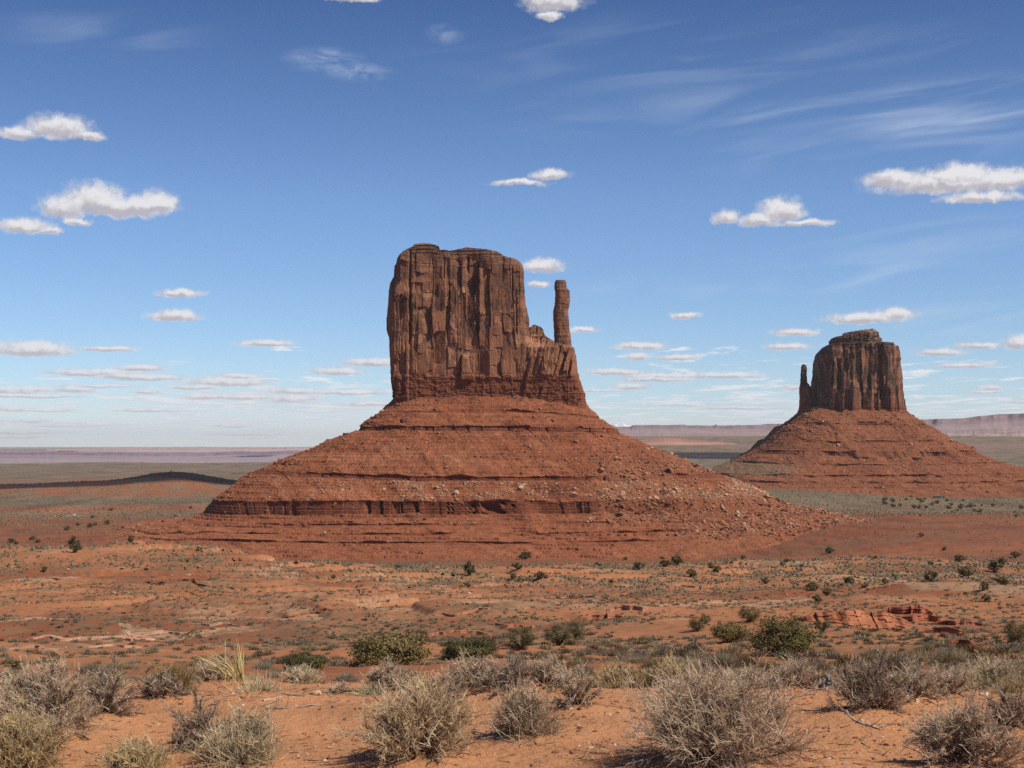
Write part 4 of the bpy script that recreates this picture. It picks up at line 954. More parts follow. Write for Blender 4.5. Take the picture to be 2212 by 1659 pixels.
# ------------------------------------------------------------------ near shrubs (u, v of the foot, width, height in picture units)
NEAR = [
 # u, v, w, h, kind, tone, label
 (903,1662,295,172,'twig','warm','broad twiggy shrub at the bottom edge left of centre, pale branches at its foot'),
 (1550,1668,460,190,'twig','grey','largest bare grey-brown shrub, a wide dome at the bottom right of centre'),
 (1135,1606,150,135,'tuft','grey','dense feathery shrub leaning right on open sand between the two largest shrubs'),
 (1245,1540,120,95,'twig','grey','small twiggy shrub with white twigs and a white stone at its foot'),
 (1010,1505,130,85,'twig','grey','tangled grey shrub in the middle thicket, left end'),
 (1090,1508,140,85,'twig','dark','tangled darker shrub in the middle thicket behind the feathery one'),
 (1180,1500,130,72,'twig','grey','tangled grey shrub in the middle thicket, right end'),
 (950,1532,100,70,'twig','dark','sparse dark shrub just behind the broad twiggy one'),
 (838,1474,120,70,'twig','grey','grey shrub on the sand rim in front of the olive bush'),
 (95,1602,240,165,'twig','grey','big pale grey shrub mass at the left edge'),
 (228,1562,150,112,'twig','dark','dark-based round shrub right of the big pale grey mass'),
 (20,1560,140,105,'twig','pale','straw-coloured shrub cut by the left edge'),
 (45,1672,190,130,'tuft','olive','olive green leafy shrub in the bottom left corner'),
 (350,1516,120,72,'twig','dark','small dark grey shrub under the brown stalks'),
 (432,1640,150,128,'twig','dark','dark upright shrub with a white dead stem, lower left'),
 (520,1662,180,118,'tuft','pale','spiky pale green shrub right of the dark upright one'),
 (300,1672,180,66,'tuft','olive','low half-hidden shrub at the bottom edge, lower left'),
 (1868,1548,170,125,'twig','dark','round dark shrub on a sand mound, right of the largest shrub'),
 (1968,1520,150,75,'twig','grey','low grey shrub right of the round dark one'),
 (2050,1512,130,66,'twig','grey','low spreading grey shrub left of the pale stone'),
 (2190,1590,130,118,'twig','dark','dark round shrub cut by the right edge'),
 (2085,1672,260,140,'twig','grey','wide bare shrub at the bottom right corner'),
 (1712,1494,150,58,'twig','grey','thin low grey shrub between the largest shrub and the round dark one'),
 (2150,1492,150,60,'tuft','pale','pale straw-like shrub near the right edge behind the stone'),
 (650,1476,150,26,'twig','pale','low sprawling straw mat on the sand rim, left of centre'),
 (1460,1478,180,46,'twig','olive','low olive shrub on the rim left of the largest shrub'),
 (1340,1472,120,52,'tuft','olive','olive brown stalky shrub on the rim, centre right'),
 (460,1478,130,46,'twig','grey','grey twig mat under the dry yucca'),
 (1620,1468,140,44,'tuft','pale','pale grassy shrub on the rim above the largest shrub'),
 (1050,1452,150,40,'twig','pale','low straw shrub on the rim behind the middle thicket'),
 (735,1470,80,22,'twig','grey','smallest grey mat on the sand rim, left of the olive bush'),
]
GRASS = [
 (1000,1470,99,45,'pale','straw-coloured dry grass clump behind the left end of the middle thicket'),
 (1075,1466,87,38,'olive','olive-brown dry grass clump just behind the middle thicket, second from its left end'),
 (1150,1470,81,34,'pale','straw-coloured dry grass clump behind the centre of the middle thicket'),
 (1225,1476,91,50,'olive','olive-brown dry grass clump behind the right end of the middle thicket'),
 (1290,1486,99,36,'pale','straw-coloured dry grass clump on the rim right of the middle thicket'),
 (1370,1490,91,51,'olive','olive-brown dry grass clump between the middle thicket and the rusty stalks'),
 (1560,1462,109,35,'pale','straw-coloured dry grass clump left behind the top of the largest shrub'),
 (1660,1472,116,46,'olive','olive-brown dry grass clump right behind the top of the largest shrub'),
 (1800,1478,80,48,'pale','straw-coloured dry grass clump on the rim left of the round dark shrub'),
 (1925,1482,116,47,'pale','straw-coloured dry grass clump behind the round dark shrub'),
 (2010,1476,80,39,'olive','olive-brown dry grass clump behind the low grey shrub near the right'),
 (2090,1484,85,35,'pale','straw-coloured dry grass clump behind the low spreading shrub near the right'),
 (2180,1480,77,38,'olive','olive-brown dry grass clump at the right edge on the rim'),
 (560,1488,102,52,'pale','straw-coloured dry grass clump on the rim just right of the dry yucca'),
 (250,1478,74,46,'pale','straw-coloured dry grass clump behind the small dark grey shrub, lower left'),
 (160,1476,120,37,'olive','olive-brown dry grass clump behind the big pale grey mass, right one'),
 (60,1482,88,40,'pale','straw-coloured dry grass clump behind the big pale grey mass at the left edge'),
 (900,1478,113,41,'olive','olive-brown dry grass clump in front of the olive bush on the rim'),
]
_fg = []
def plan_near():
    for i, (u, v, w, h, kind, tone, lab) in enumerate(NEAR):
        P, d = on_ground(u, min(v, 1690), 5.2)
        if d > 16: d = 11.5; P = np.array((X(u, d), d, 0))
        _fg.append((P[0], d, w / F * d, h / F * d))
    for (x, d, w, h) in _fg:
        if h > 0.1: _HUMM.append((x, d, min(0.10, 0.16 * h + 0.01), 0.50 * w + 0.05))
def build_near():
    for i, ((u, v, w, h, kind, tone, lab), (x, d, W, H)) in enumerate(zip(NEAR, _fg)):
        z = float(ground_z(x, d)); px = d / F; R = W / 2; H = H * .93
        t = thing('desert_shrub', lab, 'shrub', (x, d, z), 'dry shrubs on the sandy rise')
        big = (W * H) / (0.25 * 0.3)
        k = min(2.3, max(0.5, big ** .75))
        A, B = twig_shrub(500 + i, R, H * 1.06, tone, int(30 * k + 8), int(340 * k), int((3300 if kind == 'twig' else 2300) * k), int(24 * k), 0.0, px)
        if kind == 'tuft':
            C = {'grey': [(.44, .33, .20), (.36, .265, .165), (.56, .43, .27)], 'olive': [(.46, .325, .16), (.36, .26, .13), (.56, .42, .23)], 'pale': [(.55, .43, .26), (.44, .34, .20), (.62, .50, .31)]}[tone]
            B.append(blade_clump(800 + i, R, H * 1.05, int(800 * k), C, max(.0014, .38 * px), 0.10, 4, 86, 4))
        for nm, parts in (('stems', A), ('twigs', B)):
            V, Fs, Cc = pile(parts); V[:, 2] = np.maximum(V[:, 2], -0.06 - 0 * V[:, 2])
            mesh_np(nm, V, Fs, M_TWIG, t, col=Cc)
    rng = np.random.RandomState(5)
    # brown stalk clumps (jointed, leafless)
    for (u, v, w, h, lab) in [(368,1462,120,66,'clump of golden brown upright stalks left of the dry yucca'), (1290,1450,110,40,'brown stalk clump on the rim, right of the middle thicket'),
                              (1395,1452,120,40,'rusty brown stalk clump on the rim, left of the pale grassy shrub'), (1510,1446,110,34,'ochre stalk clump behind the top of the largest shrub')]:
        d = 11.8; x = X(u, d); z = float(ground_z(x, d)); z = max(z, float(Z(v, d)) - .25) if False else z
        V, Fq, C = blade_clump(900 + u, w / F * d / 2, (h + 14) / F * d, 1500, [(.30, .185, .06), (.22, .13, .05), (.38, .25, .10), (.20, .16, .07)], .0022, .06, 48, 89)
        o = mesh_np('stalk_clump', V, [Fq], M_TWIG, col=C); o.location = (x, d, z); tag(o, lab, 'plant')
    for i, (u, v, w, h, tone, lab) in enumerate(GRASS):
        d = 11.3 + .9 * rng.rand(); x = X(u, d); z = float(ground_z(x, d)); C = {'pale': [(.60, .46, .26), (.48, .36, .20), (.68, .55, .34)], 'olive': [(.42, .31, .14), (.33, .25, .12), (.52, .39, .20)]}[tone]
        V, Fq, C = blade_clump(1300 + i, w / F * d * .5, h / F * d * 1.25, 520, C, .0021, .13, 12, 88, 4)
        o = mesh_np('grass_tuft', V, [Fq], M_TWIG, col=C); o.location = (x, d, z - .01); tag(o, lab, 'grass tuft', 'dry grass along the sand rim')
    # dry yucca leaves
    d = 11.0; x = X(520, d); z = float(Z(1466, d)); gz = float(ground_z(x, d)); k = d / F
    t = thing('dry_yucca', 'dry yellow yucca leaves fanning up from the crest of the sand, left of centre', 'yucca', (x, d, gz))
    tips = [(905,100),(922,128),(948,185),(930,160),(775,130),(872,195),(890,150),(615,245),(520,232),(445,290),(370,335),(470,330),(560,300),(700,330),(780,280),(960,260),(985,360),(840,250),(915,210),(940,300),(650,430),(600,460),(980,440)]
    Vs, Fs, off = [], [], 0
    for (a, b) in tips:
        tu = (400 + a * .208) * .8641; tv = (1580 + b * .208) * .8641; bx = rng.uniform(-.05, .05) + (0 if a > 800 else -.05)
        e = np.array(((tu - 520) * k, rng.uniform(-.18, .18), (1466 - tv) * k + .02)); s0 = np.array((bx, rng.uniform(-.04, .04), -.02))
        q = np.linspace(0, 1, 6)[:, None]; P = s0 * (1 - q) + e * q + np.array((0, 0, .03)) * np.sin(q * math.pi) * (1 if a < 800 else 0)
        wd = np.array((.006, .0085, .008, .0065, .004, .0006))[:, None] * .55; sd = np.array((.8, .55, .2)); sd = sd - e * (sd @ e) / (e @ e); sd /= np.linalg.norm(sd)
        nm = np.cross(e, sd); nm /= np.linalg.norm(nm)
        V = np.stack([P - sd * wd, P + nm * wd * .45, P + sd * wd], 1).reshape(-1, 3)
        f = [[j * 3 + c, j * 3 + c + 1, j * 3 + c + 4, j * 3 + c + 3] for j in range(5) for c in (0, 1)]
        mesh_np('leaf', V + np.array((0, 0, z - gz)), [np.array(f)], M_LEAF, t, col=np.repeat(np.array((.60, .47, .20))[None] * rng.uniform(.8, 1.15), len(V), 0))
    # pale grass tuft leaning over the sand
    Pp, d = on_ground(812, 1500); V, Fq, C = blade_clump(77, .16, .13, 420, [(.48, .40, .22), (.36, .30, .17), (.28, .22, .13)], .0018, .12, 5, 70)
    V[:, 0] -= .5 * V[:, 2]; o = mesh_np('grass_tuft', V, [Fq], M_TWIG, col=C); o.location = Pp; tag(o, 'pale dry grass tuft leaning left on open sand below the rim shrub', 'grass tuft')
    # stones
    for j, (u, v, w, h, c, lab) in enumerate([(685,1503,29,17,(.62,.44,.28),'pale squarish stone lying alone on open sand left of centre'), (2128,1503,26,9,(.60,.50,.40),'flat pale stone near the right edge between shrubs'),
            (1980,1518,11,9,(.60,.47,.30),'small yellowish stone at the foot of a low grey shrub'), (1229,1526,12,13,(.80,.78,.74),'small white stone at the foot of the twiggy shrub'),
            (1423,1632,11,9,(.22,.09,.05),'small dark red stone on bare sand beside the largest shrub'), (587,1480,12,9,(.42,.22,.14),'small reddish stone on the rim below the dry yucca'),
            (1862,1560,11,5,(.60,.48,.33),'tiny pale stone under the round dark shrub'), (2080,1648,16,7,(.55,.36,.24),'flat tan stone on bare sand at lower right')]):
        P, d = on_ground(u, v); Vr, Fr = rock_shape(np.random.RandomState(300 + j), 3, 10, .9)
        o = mesh_np('stone', Vr * np.array((w / F * d / 2, w / F * d / 2.4, h / F * d * .75)), [Fr], M_ROCK, col=np.repeat(np.array(c)[None], len(Vr), 0)); o.location = P + np.array((0, 0, h / F * d * .3)); tag(o, lab, 'stone')
    # grey crumpled scrap caught in a shrub
    P, d = on_ground(1782, 1492); q = np.linspace(-1, 1, 12); A_, B_ = np.meshgrid(q, q)
    V = np.stack([A_ * .05 + .012 * noise2(A_ * 2, B_ * 2, 3), .05 * noise2(A_ * 1.6, B_ * 1.6, 7) + .025 * A_, .055 + B_ * .05 + .02 * noise2(A_ * 2.3, B_ * 2.3, 9)], -1).reshape(-1, 3)
    V2 = V + np.array((0, .012, 0)); Fg = grid_faces(12, 12)
    cc = lerp(np.broadcast_to(np.array((.22, .205, .20)), V.shape), np.array((.42, .39, .36)), sstep(.1, .5, noise2(A_ * 2.2, B_ * 2.2, 19).ravel()))
    o = mesh_np('plastic_scrap', np.concatenate([V, V2]), [Fg, Fg[:, ::-1] + 144], M_ROCK, col=np.concatenate([cc, cc])); o.location = P; tag(o, 'crumpled grey scrap with pale edges caught beside the round dark shrub', 'scrap')
    # dead branches on the sand (u, v points)
    BR = [([(776,1462),(742,1448),(700,1476)], 'x'),]
    def branch(pts, r, lab, lift=0.0, side=8, seed=0, c=(.56, .47, .35)):
        rg = np.random.RandomState(seed); W = []
        for (u, v, hgt) in pts:
            P, d = on_ground(u, v + hgt); P[2] += hgt / F * d; W.append(P)
        W = np.array(W); tt = np.linspace(0, len(W) - 1, 12); Pm = np.stack([np.interp(tt, np.arange(len(W)), W[:, i]) for i in range(3)], 1)
        for _ in range(2): Pm[1:-1] = (Pm[:-2] + 2 * Pm[1:-1] + Pm[2:]) / 4
        Pm = Pm + rg.normal(0, r * .5, Pm.shape); o0 = Pm[0].copy(); Pm = Pm - o0
        Vm, Fm = tubes(Pm[None], np.array([r]), np.array([r * .45]), 6); parts = [(Vm, Fm, np.repeat(np.array(c)[None], len(Vm), 0))]
        if side:
            sb = sprout(rg, Pm[None], side, .16, 4, .8, .2, .3, .1); Vs_, Fs_ = tubes(sb, np.full(side, r * .4), np.full(side, r * .15)); parts.append((Vs_, Fs_, np.repeat(np.array(c)[None] * .9, len(Vs_), 0)))
        V, Fs, C = pile(parts); o = mesh_np('dead_branch', V, Fs, M_TWIG, col=C); o.location = o0; tag(o, lab, 'branch')
    branch([(866,1524,2),(836,1504,16),(816,1482,24),(817,1464,28),(828,1456,28),(846,1462,22),(862,1474,12)], .0038, 'thin bleached branch arching in a hook above the sand left of the middle thicket', seed=1, side=0, c=(.66, .57, .43))
    branch([(838,1458,30),(850,1470,24),(868,1486,16),(888,1510,6)], .007, 'thick bleached forked branch under the hooked one', seed=2, side=5, c=(.66, .57, .43))
    branch([(566,1514,1),(590,1511,1),(612,1504,1)], .007, 'short bleached stick lying on sand right below the rim', seed=3, side=0, c=(.60, .48, .33))
    branch([(690,1520,1),(640,1528,2),(580,1532,3)], .006, 'dead grey branch flat on the sand left of the pale square stone', seed=4, side=22, c=(.34, .27, .20))
    branch([(660,1505,2),(600,1500,3),(555,1482,4),(520,1478,3)], .006, 'long dead branch with many twigs trailing down from the dry yucca', seed=5, side=30, c=(.32, .25, .18))
    branch([(1815,1530,3),(1850,1560,2),(1905,1578,1)], .009, 'bleached root running down the mound under the round dark shrub', seed=6, side=8, c=(.55, .46, .33))
    branch([(2120,1590,2),(2160,1600,2),(2200,1606,2)], .008, 'pale branch on the sand by the shrub at the right edge', seed=7, side=8)
    branch([(1020,1580,2),(1080,1600,2),(1140,1612,1)], .006, 'pale branch lying along the foot of the feathery shrub', seed=8, side=12)
    branch([(470,1650,2),(520,1648,6),(580,1662,2)], .006, 'curved pale branch across the bottom of the spiky shrub', seed=9, side=5)
    branch([(1700,1508,4),(1735,1496,10),(1770,1488,14)], .006, 'grey broken branches beside the crumpled scrap', seed=10, side=10, c=(.40, .32, .24))
    # litter of twig bits and grit on the sand: beyond counting
    n = 5200; y = rng.uniform(6.0, 12.5, n); x = rng.uniform(-.36, .36, n) * y; k = fbm2(x / 1.1, y / 1.1, 3, 40) + 0.25 > rng.uniform(0, .45, n); x, y = x[k], y[k]; n = len(x)
    b = np.stack([x, y, ground_z(x, y) + .004], 1); a = rng.uniform(0, 6.28, n)
    P = grow(rng, b, np.stack([np.cos(a), np.sin(a), rng.uniform(0, .12, n)], 1), .025 + .11 * rng.rand(n) ** 3, 4, .15)
    V, Fq = tubes(P, rng.uniform(.002, .0045, n), np.full(n, .0015)); C = shade(rng, n, 12, (.30, .20, .13), .5)
    o = mesh_np('twig_litter', V, [Fq], M_TWIG, col=C); tag(o, 'bits of dead twig scattered over the near sand', None, None, 'stuff')
    n = 12000; y = 5.6 + 7 * rng.rand(n) ** 1.3; x = rng.uniform(-.36, .36, n) * y; Vr, Fr = rock_shape(np.random.RandomState(8), 2, 6, .8)
    w = 1 * (fbm2(x / 1.5, y / 1.5, 3, 44) + 0.1 + .25 * (x > .2) > rng.uniform(-.1, .4, n)); x, y = x[w > 0], y[w > 0]; n = len(x)
    C = np.array([(.42, .19, .10), (.55, .38, .27), (.24, .10, .06)])[rng.randint(0, 3, n)] * rng.uniform(.8, 1.2, (n, 1))
    V, Fq, C = merge_copies(Vr, Fr, np.stack([x, y, ground_z(x, y) + .001], 1), rng.uniform(0, 6, n), .003 + .016 * rng.rand(n) ** 5, C)
    o = mesh_np('gravel', V, [Fq], M_ROCK, col=C); tag(o, 'fine gravel sprinkled over the near sand', None, None, 'stuff')

# ------------------------------------------------------------------ junipers and bushes farther off
def build_trees():
    rng = np.random.RandomState(21)
    big = [(840,1440,155,74,'olive','broad olive green bush just behind the sand rim, left of centre'), (1015,1424,112,42,'jun','low dark green bush behind the middle thicket'),
           (658,1462,86,46,'jun','small dark green juniper half hidden by the sand rim, left of centre'), (1126,1404,62,50,'jun','rounded dark juniper standing alone above the middle thicket'),
           (1207,1394,58,44,'jun','dark juniper, left one of the close pair by the red gully'), (1246,1380,42,42,'jun','dark juniper, right one of the close pair by the red gully'),
           (1690,1446,128,82,'jun2','large olive juniper behind the largest shrub'), (1618,1344,48,34,'jun','round dark juniper left of the red rock outcrop'),
           (1575,1388,78,40,'olive','yellowish open bush below the round juniper'), (1507,1364,42,30,'jun','small grey-green juniper left of the yellowish bush'),
           (2198,1392,60,52,'jun2','brownish juniper cut by the right edge'), (1776,1368,32,26,'jun','small dark juniper under the red rock outcrop'), (1525,1348,24,20,'jun','tiny juniper above the small grey-green one')]
    for i, (u, v, w, h, kind, lab) in enumerate(big):
        P, d = on_ground(u, v, 16); W = 1.18 * w / F * d; H = (h + 4) / F * d
        if v >= 1440:      # foot hidden behind the rim
            d = {840: 52., 658: 46., 1690: 60.}[u]; x = X(u, d); P = np.array((x, d, float(ground_z(x, d)))); H = max((h + 4) / F * d, float(Z(v - h, d)) - P[2]); W = 1.25 * w / F * d
        tone = OLIVE if kind == 'olive' else JUN if kind == 'jun' else [tuple(.6 * a + .4 * b for a, b in zip(p, q)) for p, q in zip(JUN, OLIVE)]
        cr, tr = tree_meshes(60 + i, W / 2, H, 9000 if w > 70 else 4500, max(.016 * W, .35 * d / F * 2.2 * .5), tone, True, 60 if w > 70 else 36)
        t = thing('olive_bush' if kind == 'olive' else 'juniper', lab, 'bush' if kind == 'olive' else 'juniper', P)
        inst('crown', cr, (0, 0, 0), parent=t); inst('trunk', tr, (0, 0, 0), parent=t)
    med = [(2010,1256,28,24),(2083,1247,30,22),(2150,1238,32,24),(2072,1215,26,16),(2165,1220,22,14),(1792,1196,22,14),(1493,1246,22,16),(1380,1231,26,16),(1438,1224,26,15),(1463,1220,30,20),
           (1535,1228,18,12),(1550,1237,18,13),(1015,1244,28,30),(1118,1230,24,12),(1135,1208,30,10),(1165,1253,26,16),(1108,1252,14,14),(1785,1287,20,16),(1835,1263,26,16),(1755,1277,28,18),
           (162,1194,28,36),(283,1173,14,18),(95,1238,12,14),(2125,1277,22,20),(2164,1263,28,18),(2130,1300,20,14),(1912,1262,16,12),(40,1447,32,15),(2195,1204,22,12),(1655,1262,18,12),
           (1320,1262,14,9),(1010,1268,16,9),(1765,1300,22,14),(1868,1270,16,10),(1930,1248,14,8),(2010,1222,14,9),(1890,1208,12,8),(1700,1215,13,8),(1605,1208,13,8),(1290,1222,14,8),(640,1222,12,7),(405,1215,10,7),
           (1990,1160,12,9),(1690,1152,14,6),(860,1228,12,7),(720,1252,12,8),(2040,1190,12,8),(1350,1210,12,7)]
    var = [tree_meshes(200 + j, .5, .62 + .05 * (j % 3), 900, .045, JUN, True, 22) for j in range(6)]
    def place(u, v, w, h, lab, grp):
        P, d = on_ground(u, v, 30); W = w / F * d; H = h / F * d
        t = thing('juniper', lab, 'juniper', P, grp); t.rotation_euler = (0, 0, rng.uniform(0, 6.28)); t.scale = (1.15 * W, 1.15 * W, max(H, .55 * W) / .62)
        cr, tr = var[rng.randint(6)]; inst('crown', cr, (0, 0, 0), parent=t); inst('trunk', tr, (0, 0, 0), parent=t)
    for (u, v, w, h) in med:
        if u < 900: lab = 'small dark juniper dotted on the slope left of the central butte' if v > 1100 else ''
        elif u > 1700: lab = 'small dark juniper on the tan slope at the right, above the red rock outcrop'
        else: lab = 'small dark juniper on the orange flat at the foot of the central butte'
        place(u, v, w, h, lab, 'junipers on the middle slopes')
    zl = [(30,205,50),(220,205,50),(270,240,40),(250,145,35),(575,135,50),(520,155,40),(720,135,35),(480,265,45),(620,245,40),(700,250,40),(580,310,60),(405,315,55),(195,345,90),(70,325,90),(70,378,85),(200,418,80),(640,350,90),(690,300,45),
          (520,435,85),(600,440,75),(710,436,65),(800,395,70),(880,368,80),(1030,330,60),(1060,445,80),(1100,392,60),(1240,445,100),(1280,322,50),(1340,425,60),(1400,425,90),(1460,410,45),(1560,400,45),(1450,498,70),(1530,500,80),(1190,480,45),(1100,500,40),
          (1735,412,65),(2165,445,80),(1550,192,55),(1640,220,50),(1700,175,40),(1400,130,60),(1145,182,45),(1240,185,40),(620,555,45),(840,182,50),(2000,165,45),(1930,160,40),(2140,185,50),(305,405,60),(2090,565,50),(2060,505,40),(1330,165,35),(1490,320,30)]
    for (a, b, w) in zl:
        u = (2200 + a * .16275) * .8641; v = (1200 + b * .16275) * .8641
        place(u, v, w * .14, w * .10, 'dark bushy tree scattered on the scrub flat before the right-hand butte', 'trees on the scrub flat before the right-hand butte')
    for (u, v, w) in [(25,1172,16),(70,1167,14),(145,1146,14),(195,1139,14),(240,1104,10),(412,1099,9),(168,1136,12),(200,1119,9),(232,1132,14),(205,1136,10),(265,1142,8),(490,1104,8),(380,1118,8),(36,1176,10),(82,1172,13)]:
        place(u, v, w, w * .62, 'dark speck of a tree on the plain left of the central butte', 'trees on the plain at the left')

def sage_mesh(seed, n, w, tone):
    V, Fq, C = blade_clump(seed, .5, .46, n, tone, w, .10, 8, 86, 3)
    return proto('scrub_plant', V, [Fq], M_SCRUB, C)
SAGE = [(.29, .225, .155), (.22, .175, .12), (.36, .285, .20)]
BROWN = [(.26, .165, .08), (.21, .135, .07), (.33, .21, .105)]
STRAW = [(.44, .34, .20), (.34, .26, .15), (.29, .235, .14)]
GRN = [(.19, .16, .09), (.22, .185, .105), (.16, .135, .08)]
def build_scrub():
    rng = np.random.RandomState(31)
    tones = [('grey', SAGE), ('brown', BROWN), ('straw', STRAW), ('dark green', GRN)]
    protos = [[sage_mesh(400 + 10 * i + j, 1300, .0058, t) for j in range(3)] for i, (_, t) in enumerate(tones)]
    # positions, nearest first
    N = 60000
    d = np.concatenate([np.sqrt(rng.uniform(29 ** 2, 120 ** 2, 5200)), np.sqrt(rng.uniform(110 ** 2, 320 ** 2, 40000)), np.sqrt(rng.uniform(300 ** 2, 1000 ** 2, 250000)), np.sqrt(rng.uniform(1000 ** 2, 3300 ** 2, 150000))])
    a = rng.uniform(-.37, .37, len(d)); x = a * d
    n = fbm2(x / 38., d / 30., 4, 61); n2 = fbm2(x / 8., d / 8., 3, 65)
    keep = rng.rand(len(d)) < np.clip(0.58 + 1.9 * n + 1.3 * n2, .05, 1) * np.where(d < 120, np.where(x > 0.02 * d, 1.6, .75), np.where(d < 320, .75, .62 * (1 - .3 * sstep(600, 950, d))))
    x, d = x[keep], d[keep]; z = ground_z(x, d)
    o = np.argsort(d); x, d, z = x[o], d[o], z[o]; m = len(d)
    right = sstep(0.0, 0.1, x / d) * (1 - sstep(70, 100, d))
    p = rng.rand(m); kind = np.where(p < .44, 0, np.where(p < .44 + .16 + .12 * right, 1, np.where(p < .88 + .10 * right, 2, 3))); kind = np.where((d > 90) & (kind == 1) & (rng.rand(m) < .5), 3, kind)
    size = np.minimum(np.exp(rng.normal(-.52, .42, m)), 1.15) * (1 + 1.1 * sstep(1000, 1800, d)) * (1 + .35 * right * sstep(38, 50, d)) * (.75 + .25 * np.maximum(sstep(60, 110, d), sstep(0.04, 0.12, x / d))) * (0.85 + .3 * sstep(300, 700, d))
    for i in range(300):
        nm, _ = tones[kind[i]]
        side = 'right' if x[i] > .12 * d[i] else 'left' if x[i] < -.06 * d[i] else 'middle'
        b = inst('scrub_plant', protos[kind[i]][rng.randint(3)], (x[i], d[i], z[i] - .02), rng.uniform(0, 6.28), (size[i], size[i], size[i] * rng.uniform(.75, 1.1)))
        tag(b, f'low {nm} scrub mound on the near slope just beyond the sand rim, {side} part', 'scrub', 'scrub mounds on the near slope')
    # the thousands of smaller ones: one object
    def lowclump(seed, n, w):
        V, Fq, C = blade_clump(seed, .5, .5, n, [(1, 1, 1)], w, .1, 12, 85, 2); return V, Fq
    parts = []
    tc = [np.array(t).mean(0) for _, t in tones]
    for (lo, hi, nb, wd, nv) in ((300, None, 46, .045, 4),):
        j0 = 300; near = (d[j0:] < 190)
        for sel, nb, wd in ((np.where(d < 115)[0], 150, .020), (np.where((d >= 115) & (d < 200))[0], 60, .036), (np.where((d >= 200) & (d < 380))[0], 22, .07)):
            sel = sel[sel >= 300]
            for q in range(5):
                s = sel[q::5]
                if not len(s): continue
                V, Fq = lowclump(700 + q, nb, wd); col = np.array([tc[k] for k in kind[s]]) * rng.uniform(.7, 1.2, (len(s), 1)) * .92
                sz = np.stack([size[s], size[s], size[s] * rng.uniform(.7, 1.0, len(s))], 1)
                parts.append(merge_copies(V, Fq, np.stack([x[s], d[s], z[s] - .02], 1), rng.uniform(0, 6, len(s)), sz, col))
    # farthest: small ragged domes
    s = np.where(d >= 380)[0]; th = np.arange(5) / 5 * 2 * math.pi
    for q in range(6):
        rg = np.random.RandomState(q); r1 = rg.uniform(.38, .55, 5)
        V = np.concatenate([np.stack([r1 * np.cos(th), r1 * np.sin(th), rg.uniform(-.05, .18, 5)], 1), [[rg.uniform(-.2, .2), rg.uniform(-.2, .2), .5], [rg.uniform(-.3, .3), -.2, .42]]])
        i = np.arange(5); Fq = np.concatenate([np.stack([i, (i + 1) % 5, 0 * i + 5], 1), [[0, 3, 6], [3, 4, 6]]])
        t = s[q::6]; col = np.array([tc[k] for k in kind[t]]) * rng.uniform(.6, 1.05, (len(t), 1)) * .76
        parts.append(merge_copies(V, Fq, np.stack([x[t], d[t], z[t]], 1), rng.uniform(0, 6, len(t)), size[t] * 1.35, col))
    V, Fs, C = pile(parts); o = mesh_np('scrub', V, Fs, M_SCRUB, col=C); tag(o, 'thousands of low grey-green scrub plants dotting the red slopes', None, None, 'stuff')

def build_stones():
    rng = np.random.RandomState(77); n = 26000; d = np.sqrt(rng.uniform(45 ** 2, 620 ** 2, n)); x = rng.uniform(-.37, .37, n) * d
    k = fbm2(x / 40., d / 14., 4, 301) + .35 * fbm2(x / 6., d / 6., 2, 305) > rng.uniform(.02, .5, n); x, d = x[k], d[k]; n = len(x)
    sz = (.05 + .0004 * d) * np.exp(rng.normal(0, .55, n)); tn = np.array([(.50, .33, .22), (.36, .17, .10), (.24, .10, .065)])[rng.randint(0, 3, n)] * rng.uniform(.8, 1.15, (n, 1))
    parts = []
    for q in range(4):
        V, Fa = rock_shape(np.random.RandomState(600 + q), 2, 7, .6); s = slice(q, None, 4)
        parts.append(merge_copies(V, Fa, np.stack([x[s], d[s], ground_z(x[s], d[s]) + .1 * sz[s]], 1), rng.uniform(0, 6, len(x[s])), sz[s], tn[s]))
    V, Fs, C = pile(parts); tag(mesh_np('stony_rubble', V, Fs, M_ROCK, col=C), 'loose pale and red stones littering the middle slopes', None, None, 'stuff')

